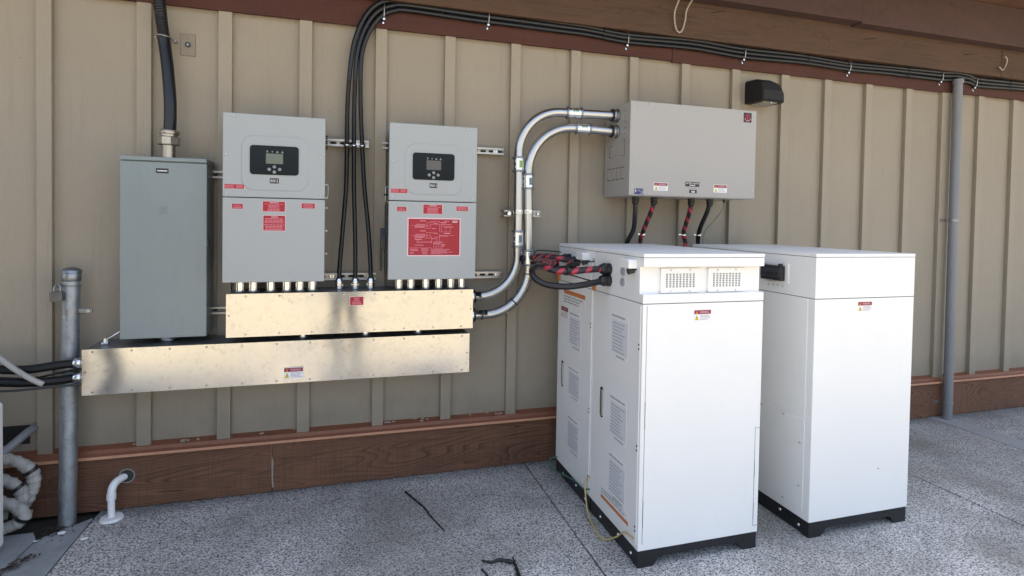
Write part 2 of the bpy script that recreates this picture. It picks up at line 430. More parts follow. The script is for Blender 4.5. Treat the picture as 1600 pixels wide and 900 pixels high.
# smooth concrete edge strip and pad on the left
a = MB(); a.prism([(-1.195, -3.6), (-1.195, -.10), (-1.36, -.26), (-1.46, -3.6)], 'z', -.018, .004, M_CONC, .003); struct(a, 'concrete_edge_strip')
a = MB(); a.prism([(-1.47, -3.6), (-1.365, -.262), (-1.40, -.20), (-4, -.20), (-4, -3.6)], 'z', -.018, .012, M_CONC, .003); struct(a, 'concrete_pad')
a = MB(); a.add([(-150, -150, -.04), (150, -150, -.04), (150, -3.6, -.04), (-150, -3.6, -.04)], [(0, 1, 2, 3)], M_GRAVEL); struct(a, 'gravel_yard')

# ------------------------------------------------------------------ building
bld = thing('building', 'beige board and batten building wall with dark red wood trim and eaves beams', 'building')
a = MB(); a.box(-7, 12, 0, .02, .326, 2.75, M_SIDE); a.build('siding', bld)
a = MB(); a.box(-7, 12, .021, .12, -.05, 3.32, M_STUD); a.build('wall_core', bld)
for x0, w in [(-6.2, .063), (-5.8, .063), (-5.4, .063), (-5.0, .063), (-4.6, .063), (-4.2, .063), (-3.8, .063), (-3.4, .063), (-3.0, .063), (-2.6, .063), (-2.2, .063), (-1.84, .063),
              (-1.461, .064), (-1.034, .066), (-.658, .066), (-.256, .066), (.151, .064), (.549, .062), (.956, .062), (1.351, .064), (1.764, .062), (2.152, .064), (2.554, .064), (2.97, .068),
              (3.358, .064), (3.747, .064), (4.149, .064), (4.525, .098), (4.927, .064), (5.328, .064), (5.73, .064), (6.13, .064), (6.53, .064), (6.93, .064), (7.33, .064), (7.73, .064)]:
    k_ = 1-.011/3.46; a = MB(); a.box(x0*k_, (x0+w)*k_, -.030, -.0005, .316+random.uniform(-.006, .006), 2.62, M_BATT, .002); a.build('batten', bld)
a = MB(); a.box(-7, 2.06, -.040, -.0195, 2.607, 2.80, M_FRIEZE, .002); a.build('frieze_board', bld)
a = MB(); a.box(2.064, 4.566, -.038, -.0195, 2.600, 2.80, M_FRIEZE, .002); a.build('frieze_board', bld)
a = MB(); a.box(4.57, 12, -.041, -.0195, 2.604, 2.80, M_FRIEZE, .002); a.build('frieze_board', bld)
a = MB(); a.box(-7, 12, -.019, .0, 2.621, 2.80, M_STUD); a.build('frieze_packer', bld)
def beam(x0, x1, y0, y1, z0, z1, m, nm='beam'): a = MB(); a.box(x0, x1, y0, y1, z0, z1, m, .004); return a.build(nm, bld)
beam(-7, 5.045, -.10, -.035, 2.752, 3.06, M_BEAM); beam(5.05, 12, -.10, -.035, 2.752, 3.06, M_BEAM)
beam(-7, 3.49, -.200, -.101, 2.985, 3.265, M_DARKB, 'fascia_beam'); beam(3.494, 12, -.195, -.101, 2.975, 3.275, M_DARKB, 'fascia_beam')
beam(-7, 12, -.32, -.10, 3.28, 3.44, M_SOFFIT, 'eaves_rail')
# eaves overhang and roof (above the picture, they keep the sun off the wall)
a = MB(); a.prism([(.12, 3.45), (-1.15, 3.32), (-1.18, 3.32), (-1.18, 3.50), (5.0, 5.6), (5.0, 5.4), (.12, 3.46)], 'x', -8, 13, M_SOFFIT); a.build('roof', bld)
a = MB(); a.box(-7, 12, 4.9, 5.0, -.05, 5.4, M_SIDE); a.build('rear_wall', bld)
for x in (-7, 11.9):
    a = MB(); a.prism([(.121, -.05), (4.9, -.05), (4.9, 5.38), (.121, 3.44)], 'x', x, x+.1, M_SIDE); a.build('end_wall', bld)
# sill flashing and base boards
def flash(x0, x1):
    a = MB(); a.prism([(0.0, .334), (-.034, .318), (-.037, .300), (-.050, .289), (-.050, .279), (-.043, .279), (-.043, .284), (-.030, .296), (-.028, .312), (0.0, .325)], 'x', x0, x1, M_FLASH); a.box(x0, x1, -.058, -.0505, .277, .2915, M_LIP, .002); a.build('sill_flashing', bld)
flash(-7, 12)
for x0, x1 in ((-7, -.3795), (-.3765, 4.1), (4.106, 12)):
    a = MB(); a.box(x0, x1, -.036, -.001, .004, .292, M_BASE, .003); a.build('base_board', bld)
a = MB(); a.tube([(-.379, -.033, .28), (-.380, -.034, .2), (-.377, -.038, .17), (-.378, -.038, .08), (-.374, -.038, .03)], [.001, .001, .006, .005, .006], M_CAULK, 8); a.build('caulk_bead', bld)
# paint and dust along the sill: small chips
a = MB()
for i in range(22):
    x = random.uniform(-1.1, 1.2); y = random.uniform(-.028, -.006); s = random.uniform(.004, .014); z = .338+(y)*.45
    a.box(x, x+s*2, y, y+s*.4, z-.004, z+.003, M_CAULK)
o = a.build('paint_flakes', bld); o['kind'] = 'stuff'

# ------------------------------------------------------------------ blue grey electrical panel
t = thing('electrical_panel', 'tall blue grey steel electrical enclosure mounted left of the inverters above the long trough', 'electrical box', (-.862, 0, .912))
X0, X1 = -1.05, -.6725
a = MB(); a.box(X0+.004, X1-.004, -.185, -.020, .916, 1.800, M_PANEL, .003); a.build('body', t)
a = MB(); a.box(X0, X1, -.2055, -.020, 1.7885, 1.8075, M_PANEL, .002); a.build('rain_cap', t)
a = MB(); a.box(X0, X1, -.200, -.186, .912, 1.783, M_PANEL, .003); cov = a.build('cover', t)
s = frontst(-.896, -.842, 1.7285, 1.7525, -.2, M_KBLK); s.text('SQUARE', .12, .35, .88, .62, M_WTXT) if False else s.rect(.1, .40, .9, .60, M_WTXT); s.done(t, 'small black plate with a silver bar')
a = MB()
for (x0, x1, z0, z1) in [(-.880, -.846, 1.562, 1.5655), (-.880, -.846, 1.5285, 1.532), (-.880, -.8765, 1.5285, 1.5655), (-.8495, -.846, 1.5285, 1.5655), (-.869, -.857, 1.554, 1.557), (-.869, -.857, 1.537, 1.54), (-.869, -.866, 1.537, 1.557), (-.860, -.857, 1.537, 1.557)]:
    a.box(x0, x1, -.2015, -.1995, z0, z1, M_PANEL, .0006)
a.build('embossed_emblem', t)
a = MB(); a.box(X1-.001, X1+.008, -.198, -.17, 1.365, 1.40, M_DKGREY, .002); a.build('latch', t)
screws(t, [(X0, -.15, 1.743), (X0, -.15, 1.705), (X0, -.15, 1.15), (X0, -.15, 1.115)], .005, nrm=(-1, 0, 0))
a = MB(); a.cyl((-.862, -.12, .886), (-.862, -.12, .912), .036, M_GALVB, 20); a.cyl((-.862, -.12, .898), (-.862, -.12, .910), .045, M_GALVB, 8); a.build('hub', t)

# black flexible conduit into the panel top
t = thing('flexible_conduit', 'single thick black flexible conduit dropping from the eaves into the blue grey panel', 'conduit', (-.861, -.12, 1.81))
pth = spline([(-.858, -.12, 1.94), (-.855, -.12, 2.02), (-.858, -.115, 2.12), (-.874, -.095, 2.27), (-.896, -.075, 2.42), (-.903, -.09, 2.51), (-.902, -.13, 2.60), (-.902, -.16, 2.78), (-.90, -.17, 3.0)], 14)
cut = [p for p in pth if p.z <= 2.44]; cut2 = [p for p in pth if p.z >= 2.42]
a = MB(); a.tube(cut, .0285, M_RUB, 20); a.build('smooth_sleeve', t)
a = MB(); a.tube(cut2, .027, M_RUB, 20, rfun=lambda d, l: .0275+.0016*math.sin(d*2*math.pi/.0115), step=.0022); a.build('corrugated_sleeve', t)
a = MB(); a.cyl((-.861, -.12, 1.806), (-.861, -.12, 1.885), .031, M_BRONZE, 20); a.cyl((-.861, -.12, 1.875), (-.861, -.12, 1.918), .050, M_BRONZE, 8, .050, .004)
a.cyl((-.860, -.12, 1.918), (-.859, -.12, 1.93), .040, M_BRONZE, 20); a.cyl((-.859, -.12, 1.93), (-.858, -.12, 1.953), .046, M_BRONZE, 20, .042, .003); a.build('compression_fitting', t)
a = MB()
ring = [(-.897+.033*math.cos(R(k)), -.075+.034*math.sin(R(k)), 2.430-.004*math.cos(R(k))) for k in range(180, 361, 15)]
ring = [(-.945, -.032, 2.434), (-.931, -.05, 2.433)] + ring + [(-.866, -.045, 2.426), (-.862, -.033, 2.425), (-.857, -.032, 2.424)]
a.tube(ring, .0042, M_STRUT, 8); a.cyl((-.858, -.0005, 2.425), (-.858, -.035, 2.425), .006, M_STRUT, 8); a.cyl((-.942, -.0305, 2.434), (-.942, -.038, 2.434), .006, M_STRUT, 8); a.build('strap', t)

# wall plate
t = thing('blank_wall_plate', 'small beige outdoor jack plate on the siding right of the black conduit', 'wall plate', (-.803, 0, 2.42))
a = MB(); a.box(-.838, -.769, -.008, -.001, 2.362, 2.476, M_BATT, .002); a.build('plate', t)
a = MB(); a.cyl((-.803, -.008, 2.418), (-.803, -.013, 2.418), .014, M_DKGREY, 16); a.cyl((-.803, -.013, 2.418), (-.803, -.016, 2.418), .005, M_STRUT, 10); a.build('jack', t)
screws(t, [(-.803, -.008, 2.455), (-.803, -.008, 2.38)], .003, M_SIDE)

# ------------------------------------------------------------------ inverters
def rrect(x0, x1, z0, z1, r, k=6):
    pts = []
    for cx, cz, a0 in ((x1-r, z1-r, 0), (x0+r, z1-r, 90), (x0+r, z0+r, 180), (x1-r, z0+r, 270)):
        for i in range(k+1): a = R(a0+90*i/k); pts.append((cx+r*math.cos(a), cz+r*math.sin(a)))
    return pts
def inverter(x0, dz, label, inv, big):
    W_ = .475; x1 = x0+W_; z0 = 1.1936+dz; z1 = 2.0316+dz; YF = -.3102
    t = thing('inverter', label, 'inverter', (x0+W_/2, 0, z0), 'wall mounted inverters above the troughs')
    a = MB(); a.box(x0+.012, x1-.012, -.262, -.045, z0+.004, z1-.012, M_DKGREY, .004)
    for i in range(12): a.box(x0+.05+i*.033, x0+.056+i*.033, -.045, -.022, z0+.2, z1-.04, M_DKGREY)
    a.build('body', t)
    zs = 1.617+dz
    a = MB(); a.box(x0, x1, YF, -.264, zs+.0018, z1, M_GREYCO, .004); up = a.build('upper_cover', t)
    a = MB(); a.box(x0, x1, YF, -.264, z0, zs-.0018, M_GREYCO, .004); a.build('lower_cover', t)
    # raised rounded field around the display
    a = MB(); P1 = rrect(x0+.082, x1-.078, zs+.035, z1-.103, .06); P2 = rrect(x0+.088, x1-.084, zs+.041, z1-.109, .054)
    n = len(P1); V = [(x, YF-.0002, z) for x, z in P1]+[(x, YF-.0028, z) for x, z in P2]
    a.add(V, [(i, (i+1) % n, n+(i+1) % n, n+i) for i in range(n)]+[list(range(n, 2*n))], M_GREYCO); a.build('raised_field', up, fix=True)
    YD = YF-.0028; dx = x0+.235; dzc = 1.806+dz
    a = MB(); a.prism(rrect(dx-.1125, dx+.1135, dzc-.073, dzc+.072, .016), 'y', YD-.003, YD+.001, M_GLASS); dp = a.build('display', t)
    YG = YD-.0032
    a = MB(); a.box(dx-.039, dx+.040, YG-.0006, YG+.0005, dzc-.018, dzc+.033, M_LCD if inv == 'INV-2' else M_LCD2); a.build('screen', dp)
    a = MB()
    for i, kind in enumerate('bstt'):
        cx = dx-.033+i*.0232; cz = dzc+.0425
        if kind == 'b': a.prism([(cx-.003, cz-.005), (cx+.003, cz-.005), (cx+.003, cz+.005), (cx-.003, cz+.005)], 'y', YG-.0008, YG, M_BTN)
        elif kind == 's': a.prism([(cx-.005, cz+.001), (cx-.001, cz+.001), (cx-.001, cz+.005), (cx+.005, cz-.001), (cx+.001, cz-.001), (cx+.001, cz-.005)], 'y', YG-.0008, YG, M_BTN)
        else: a.prism([(cx-.006, cz-.005), (cx+.006, cz-.005), (cx, cz+.006)], 'y', YG-.0008, YG, M_BTN)
    a.build('indicator_icons', dp)
    for cx, cz in ((dx, dzc-.033), (dx, dzc-.059), (dx-.024, dzc-.046), (dx+.0245, dzc-.045)):
        a = MB(); a.cyl((cx, YG+.0005, cz), (cx, YG-.002, cz), .0085, M_BTN, 14, .0075); a.build('button', dp)
    s = frontst(dx-.021, dx+.021, 1.6905+dz, 1.7165+dz, YD, M_KBLK); s.text(inv, .10, .22, .90, .78, M_WTXT); s.done(t, 'black label reading '+inv, 'name_label')
    # red engraved labels
    def red(xa, xb, za, zb, head=None, n=0, mar=.12):
        s = frontst(xa, xb, za, zb, YF, M_PINK); s.rect(.02, .03, .98, .97, M_RED, 1); return s
    s = red(x0+.007, x0+.099, 1.6585+dz, 1.6815+dz); s.lines(.05, .2, .5, .85, 3, M_REDTXT, 2, .05); s.lines(.58, .2, .92, .85, 3, M_REDTXT, 2, .1); s.done(t)
    s = red(x0+.042, x0+.093, 1.560+dz, 1.5855+dz); s.text('WARNING', .2, .55, .8, .8, M_REDTXT); s.lines(.1, .15, .9, .5, 1, M_REDTXT, 2, .05); s.done(t)
    s = red(x0+.180, x0+.287, 1.5485+dz, 1.6015+dz); s.text('WARNING', .32, .80, .70, .92, M_WTXT)
    s.lines(.08, .68, .92, .78, 1, M_REDTXT, 2, .1, 'c', .3); s.lines(.2, .06, .8, .66, 5, M_REDTXT, 2, .25, 'c', .4); s.done(t)
    s = red(x0+.362, x0+.428, 1.568+dz, 1.595+dz); s.lines(.08, .15, .92, .85, 3, M_REDTXT, 2, .25, 'c'); s.done(t)
    if not big:
        s = red(x0+.183, x0+.288, 1.4515+dz, 1.5315+dz); s.text('WARNING', .36, .84, .66, .92, M_WTXT)
        s.lines(.05, .48, .95, .82, 4, M_REDTXT, 2, .2, 'c', .4); s.lines(.05, .06, .95, .44, 4, M_REDTXT, 2, .25, 'c', .4); s.done(t)
    else:
        s = red(x0+.099, x0+.388, 1.320+dz, 1.528+dz)
        s.rect(.035, .04, .965, .96, M_REDTXT, 1); s.rect(.038, .044, .962, .956, M_RED, 2)
        # wiring diagram in thin pale lines: strokes in the sheet's own 0..1 frame
        def hl(u0, u1, v, w=.006): s.rect(u0, v-w/2, u1, v+w/2, M_REDTXT, 3)
        def vl(u, v0, v1, w=.005): s.rect(u-w/2, v0, u+w/2, v1, M_REDTXT, 3)
        for v0 in (.80, .54):
            hl(.07, .40, v0); hl(.15, .33, v0+.03, .012); hl(.14, .33, v0-.02, .014); hl(.13, .30, v0-.05, .012); vl(.42, v0-.07, v0+.08); vl(.36, v0-.07, v0+.08); hl(.36, .48, v0+.08); hl(.30, .42, v0-.07)
            hl(.23, .34, v0+.12, .016); hl(.48, .56, v0+.06, .014); hl(.45, .53, v0-.08, .012)
        hl(.42, .60, .91); hl(.42, .62, .83); vl(.60, .64, .91); vl(.63, .64, .83); hl(.62, .72, .88, .02); hl(.68, .78, .92, .014); hl(.63, .82, .83, .012)
        hl(.66, .86, .77, .014); vl(.72, .66, .77); vl(.80, .62, .77); hl(.62, .80, .64); hl(.68, .80, .60, .02); hl(.60, .76, .53, .012); hl(.60, .88, .55); vl(.60, .38, .58); vl(.55, .38, .50); hl(.50, .60, .50)
        hl(.14, .27, .44, .02); vl(.18, .34, .44); vl(.21, .34, .44); hl(.18, .46, .36); hl(.23, .46, .38); vl(.45, .34, .52); hl(.14, .30, .29, .012)
        hl(.48, .66, .37, .014); hl(.48, .62, .33, .014)
        for k in range(6): vl(.49+k*.031, .20, .33, .004); hl(.483+k*.031, .497+k*.031, .20, .01)
        hl(.64, .70, .30, .02); hl(.64, .69, .26, .014)
        vl(.445, .045, .22, .006); hl(.04, .445, .22, .006)
        s.lines(.05, .13, .22, .20, 3, M_REDTXT, 3, .3); s.lines(.26, .12, .42, .21, 3, M_REDTXT, 3, .3); s.lines(.05, .055, .13, .11, 2, M_REDTXT, 3); s.lines(.28, .05, .38, .11, 2, M_REDTXT, 3)
        s.lines(.46, .055, .86, .19, 6, M_REDTXT, 3, .5); s.lines(.84, .88, .955, .945, 2, M_WTXT, 3, .2)
        s.done(t, 'large red wiring diagram plate with pale lines', 'diagram_plate')
    screws(t, [(x0+.050, YF, z1-.015), (x1-.058, YF, z1-.015), (x0+.016, YF, 1.825+dz), (x1-.022, YF, 1.828+dz), (x0+.019, YF, 1.637+dz), (x1-.021, YF, 1.637+dz)], .0065, M_SCREW)
    if not big:
        for z in (1.69, 1.622, 1.57, 1.45, 1.33):
            a = MB(); a.box(x1-.013, x1+.012, -.262, -.25, z, z+.009, M_STRUT, .001)
            a.build('hinge_tab', t)
        a = MB(); a.tube([(x1+.008, -.255, 1.70), (x1+.013, -.255, 1.69), (x1+.013, -.255, 1.64), (x1+.008, -.255, 1.63)], .003, M_STRUT, 8); a.build('hasp', t)
        a = MB()
        for k in range(6): a.cyl((x1-.012, -.2, 1.955-k*.013), (x1+.008, -.2, 1.955-k*.013), .004, M_BLKPL, 8)
        a.build('cooling_studs', t)
    else:
        xs = x0+.012
        a = MB(); a.box(xs-.022, xs, -.20, -.12, 1.20, 1.60, M_BLKPL, .004); a.build('side_bracket', t)
        a = MB(); a.prism([(-.13, 1.35), (-.20, 1.35), (-.205, 1.42), (-.19, 1.47), (-.14, 1.47)], 'x', xs-.045, xs-.018, M_BLKPL, .003)
        a.box(xs-.048, xs-.036, -.19, -.165, 1.235, 1.36, M_BLKPL, .003); a.build('disconnect_handle', t)
        a = MB(); a.tube([(xs-.005, -.20, 1.70), (xs-.022, -.20, 1.695), (xs-.022, -.20, 1.62), (xs-.005, -.20, 1.615)], .004, M_STRUT, 8)
        a.cyl((xs, -.2, 1.655), (xs-.032, -.2, 1.655), .006, M_BLKPL, 8); a.build('hasp', t)
        a = MB()
        for k in range(5): a.cyl((xs, -.2, 1.945-k*.013), (xs-.014, -.2, 1.945-k*.013), .004, M_BLKPL, 8)
        a.cyl((xs-.006, -.18, 1.67), (xs-.004, -.19, 1.99), .004, M_BLKPL, 8); a.build('cooling_studs', t)
    return t
inverter(-.582, 0, 'left grey inverter labelled INV-2 with two stacked red warning labels below its screen', 'INV-2', False)
inverter(.2134, .0034, 'right grey inverter labelled INV-1 with a large red wiring diagram on its front', 'INV-1', True)

# nipples between inverters and upper trough
def nipple(x, y, z0, z1, label, r=.0225, m=None):
    t = MB(); t.cyl((x, y, z0), (x, y, z1), r, m or M_ZINC, 20); t.cyl((x, y, z0), (x, y, z0+.006), r+.004, M_GALVB, 8); t.cyl((x, y, z1-.006), (x, y, z1), r+.004, M_GALVB, 8)
    o = t.build('conduit_nipple', origin=(x, y, z0)); return tag(o, label, 'pipe nipple', 'short steel nipples joining boxes and troughs')
ordn = ['first', 'second', 'third', 'fourth', 'fifth', 'sixth']
for i, x in enumerate((-.519, -.456, -.373, -.296, -.233, -.170)): nipple(x, -.2, 1.1345, 1.1934, '%s short silver nipple from the left under the left inverter' % ordn[i])
for i, x in enumerate((.280, .346, .428, .500, .569, .632)): nipple(x, -.2, 1.1345, 1.1968, '%s short silver nipple from the left under the right inverter' % ordn[i])
for i, x in enumerate((-.215, .105, .388)): nipple(x, -.2, .8865, .9145, '%s stubby nipple in the gap between the two troughs' % ['left', 'middle', 'right'][i])

# ------------------------------------------------------------------ aluminium troughs
def trough(x0, x1, z0, z1, label, xs):
    t = thing('wire_trough', label, 'wiring trough', ((x0+x1)/2, 0, z0), 'aluminium wiring troughs')
    a = MB(); a.box(x0+.003, x1-.003, -.2765, -.020, z0+.003, z1-.003, M_GALVB, .001); a.build('body', t)
    # the cover sheet is slightly oil-canned: a fine grid
    a = MB(); nx, nz = 90, 10; V = []
    for i in range(nx+1):
        for j in range(nz+1):
            x = x0+(x1-x0)*i/nx; z = z0+(z1-z0)*j/nz; e = math.sin(math.pi*j/nz)
            V.append((x, -.280-.0012*e*math.sin(x*5.3+z0*9)-.0007*e*math.sin(x*13+1.7), z))
    a.add(V, [(i*(nz+1)+j, (i+1)*(nz+1)+j, (i+1)*(nz+1)+j+1, i*(nz+1)+j+1) for i in range(nx) for j in range(nz)], M_ALU, True)
    a.box(x0, x1, -.279, -.2768, z1-.0025, z1, M_ALU); a.box(x0, x1, -.279, -.2768, z0, z0+.0025, M_ALU)
    a.box(x0, x0+.0025, -.279, -.2768, z0+.003, z1-.003, M_ALU); a.box(x1-.0025, x1, -.279, -.2768, z0+.003, z1-.003, M_ALU)
    a.build('cover', t, fix=False)
    screws(t, [(x, -.281, z) for x in xs for z in (z0+.013, z1-.013)] + [(x0+.012, -.281, (z0+z1)/2), (x1-.012, -.281, (z0+z1)/2)], .0052)
    return t
tu = trough(-.569, .684, .9155, 1.134, 'shorter upper shiny aluminium wiring trough directly under both inverters', [-.48+.157*i for i in range(8)])
tl = trough(-1.177, .667, .669, .886, 'longer lower shiny aluminium wiring trough running left past the blue grey panel', [-1.135+.160*i for i in range(12)])
s = frontst(.021, .091, 1.062, 1.108, -.281, M_PINK); s.rect(.02, .03, .98, .97, M_RED, 1); s.lines(.3, .5, .7, .93, 2, M_REDTXT, 2, .2, 'c'); s.lines(.12, .08, .88, .48, 2, M_REDTXT, 2, .2, 'c'); s.done(tu, 'small red engraved label')
warn_label(frontst(-.301, -.205, .692, .750, -.2815, M_WTXT)).done(tl, 'white and red WARNING label with yellow triangle')

# bonding clip at the left end, on top of the lower trough
t = thing('ground_clamp', 'small silver ground clamp with wire on top of the long trough below the panel', 'clamp', (-1.12, -.16, .886))
a = MB(); a.box(-1.135, -1.105, -.18, -.15, .8865, .897, M_ZINC, .002); a.cyl((-1.12, -.165, .897), (-1.12, -.165, .915), .012, M_ZINC, 8, .010); a.build('clamp', t)
a = MB(); a.tube([(-1.115, -.165, .91), (-1.09, -.165, .925), (-1.06, -.16, .945), (-1.05, -.15, .95)], .004, M_ZINC, 8); a.build('wire', t)

# ------------------------------------------------------------------ three black cables up between the inverters and along the eaves
def zc(x):
    K = [(.3, 2.745), (.83, 2.737), (1.37, 2.732), (1.72, 2.712), (2.2, 2.724), (2.61, 2.708), (3.1, 2.716), (3.53, 2.704), (4.0, 2.712), (4.45, 2.716), (4.62, 2.728), (4.75, 2.720), (4.81, 2.700), (5.4, 2.712), (7.5, 2.71)]
    for (xa, za), (xb, zb) in zip(K, K[1:]):
        if x <= xb: u = (x-xa)/(xb-xa); u = u*u*(3-2*u); return za+(zb-za)*u
    return 2.71
CAB = 'black cables from trough to eaves'
low = [[(-.035, -.14, 1.185), (-.034, -.14, 1.25), (-.020, -.125, 1.45), (-.004, -.09, 1.70), (-.002, -.062, 1.93), (.000, -.058, 2.17), (.016, -.058, 2.40), (.042, -.06, 2.54), (.095, -.06, 2.665), (.165, -.062, 2.738), (.25, -.062, 2.768)],
       [(.049, -.14, 1.185), (.049, -.14, 1.25), (.046, -.125, 1.45), (.038, -.09, 1.70), (.036, -.062, 1.93), (.036, -.058, 2.17), (.044, -.058, 2.40), (.068, -.058, 2.53), (.115, -.058, 2.64), (.178, -.058, 2.708), (.26, -.058, 2.742)],
       [(.131, -.14, 1.185), (.130, -.14, 1.25), (.118, -.125, 1.45), (.094, -.09, 1.70), (.081, -.062, 1.93), (.070, -.058, 2.17), (.070, -.060, 2.40), (.092, -.06, 2.52), (.135, -.06, 2.615), (.192, -.06, 2.680), (.27, -.06, 2.716)]]
names = ['left', 'middle', 'right']
for i in range(3):
    t = thing('power_cable', '%s of the three black corrugated cables rising between the inverters to the eaves' % names[i], 'cable', low[i][0], CAB)
    lp = spline(low[i], 12)
    x0 = low[i][-1][0]; off = (.0255, 0, -.0255)[i]
    hp = []
    x = x0+.05
    while x < 7.6:
        w = .004*math.sin(x*3.1+i*1.3)*(1 if i != 1 else .6)
        hp.append(Vector((x, -.058-(.006 if i == 1 else 0)+.003*math.sin(x*2.3+i*2), zc(x)+off+w*.6))); x += .06
    corr = [p for p in lp if p.z < 2.3]; rest = [p for p in lp if p.z >= 2.28]+hp
    a = MB(); a.tube(corr, .0122, M_RUB, 14, rfun=lambda d, l: .0120+.0010*math.sin(d*2*math.pi/.0085), step=.0021); a.build('corrugated_sleeve', t)
    a = MB(); a.tube(spline(rest, 2), .0150, M_RUB, 14, rfun=lambda d, l: .0124+.0026*min(1, d/.6)); a.build('smooth_cable', t)
    b = Vector(low[i][0]); zb = 1.1345
    a = MB(); a.cyl((b.x, b.y, zb), (b.x, b.y, zb+.022), .019, M_ZINC, 18); a.cyl((b.x, b.y, zb+.016), (b.x, b.y, zb+.03), .0235, M_ZINC, 8, .0235, .002)
    a.cyl((b.x, b.y, zb+.03), (b.x, b.y, zb+.04), .018, M_ZINC, 18); a.cyl((b.x, b.y, zb+.04), (b.x, b.y, zb+.058), .024, M_ZINC, 8, .019, .002); a.build('compression_fitting', t)
    cx, cy = low[i][4][0], -.062
    a = MB(); a.tube([(cx-.014, -.03, 1.93), (cx-.014, cy, 1.93), (cx-.008, cy-.012, 1.93), (cx+.008, cy-.012, 1.93), (cx+.014, cy, 1.93), (cx+.014, -.03, 1.93)], [.002, .006, .007, .007, .006, .002], M_ZINC, 8); a.build('cable_clamp', t)
for k, x in enumerate((.192, .798, 1.718, 2.609, 3.528, 4.445, 4.812, 5.7)):
    z = zc(x) if x > .3 else 2.70
    a = MB(); a.tube([(x, -.036, z+.048), (x, -.062, z+.046), (x+.001, -.078, z+.028), (x+.001, -.080, z), (x, -.078, z-.028), (x, -.062, z-.044), (x-.002, -.045, z-.05), (x-.003, -.040, z-.066)], .0030, M_STRUT, 8)
    a.cyl((x-.003, -.036, z-.066), (x-.003, -.052, z-.066), .0075, M_ZINC, 8, .005); a.cyl((x, -.036, z-.046), (x, -.066, z-.046), .007, M_ZINC, 8)
    o = a.build('cable_clip', origin=(x, -.04, z)); tag(o, '%s white metal clip from the left holding the black cables to the eaves trim' % (ordn+['seventh', 'eighth'])[k], 'cable clip', 'clips holding the eaves cables')
# black ties on the bundle
for k, x in enumerate((.52, 1.0, 1.55, 3.15, 4.1, 5.2)):
    a = MB(); z = zc(x); a.tube([(x, -.046+.02*math.cos(R(q)) - .016, z+.038*math.sin(R(q))) for q in range(0, 361, 20)], .0025, M_BLKPL, 6, cap=False)
    o = a.build('cable_tie', origin=(x, -.058, z)); tag(o, '%s black tie from the left around the eaves cable bundle' % ordn[k], 'cable tie', 'ties round the eaves cables')

# ------------------------------------------------------------------ strut rails
def strut(x0, x1, zc_, label, y1=-.022, d=.021):
    t = MB(); h = .041; z0 = zc_-h/2; z1 = zc_+h/2; y0 = y1-d
    # slotted channel: back plate with holes, two flanges with lips
    t.box(x0, x1, y1-.002, y1, z0, z1, M_STRUT); t.box(x0, x1, y0, y1, z1-.003, z1, M_STRUT, .0008); t.box(x0, x1, y0, y1, z0, z0+.003, M_STRUT, .0008)
    t.box(x0, x1, y0, y0+.002, z1-.011, z1-.003, M_STRUT); t.box(x0, x1, y0, y0+.002, z0+.003, z0+.011, M_STRUT)
    x = x0+.025
    while x < x1-.02:
        t.prism([(x+.012*math.cos(R(q))+(.007 if math.cos(R(q)) > 0 else -.007), zc_+.007*math.sin(R(q))) for q in range(0, 360, 20)], 'y', y1-.0026, y1-.0018, M_GAP); x += .052
    o = t.build('strut_rail', origin=((x0+x1)/2, y1, zc_)); return tag(o, label, 'strut rail', 'slotted strut rails on the wall')
strut(-.62, .118, 1.944, 'slotted strut rail behind the black cables at the top of the left inverter')
strut(.19, .912, 1.943, 'slotted strut rail sticking out right of the right inverter near its top')
strut(-.62, .165, 1.192, 'slotted strut rail behind the three black cable fittings')
strut(.25, .912, 1.192, 'slotted strut rail sticking out right of the right inverter near its bottom')
strut(-1.0, -.60, 1.742, 'short strut rail bridging the blue grey panel and the left inverter')
strut(-1.0, -.56, 1.018, 'lower strut rail bridging the blue grey panel and the upper trough')
# washers and bolts in the rails
for k, (x, z) in enumerate([(-.075, 1.192), (.128, 1.192), (.862, 1.943), (.885, 1.192), (.060, 1.948)]):
    a = MB(); a.cyl((x, -.0245, z), (x, -.030, z), .013, M_ZINC, 14); a.cyl((x, -.030, z), (x, -.036, z), .008, M_SCREW, 6)
    tag(a.build('rail_bolt', origin=(x, -.025, z)), ['bolt in the low rail left of the cable fittings', 'bolt in the low rail by the right cable fitting', 'bolt in the rail right of the right inverter near its top', 'bolt in the rail right of the right inverter near its bottom', 'bolt in the high rail between the middle and right black cables'][k], 'bolt', 'bolts in the strut rails')

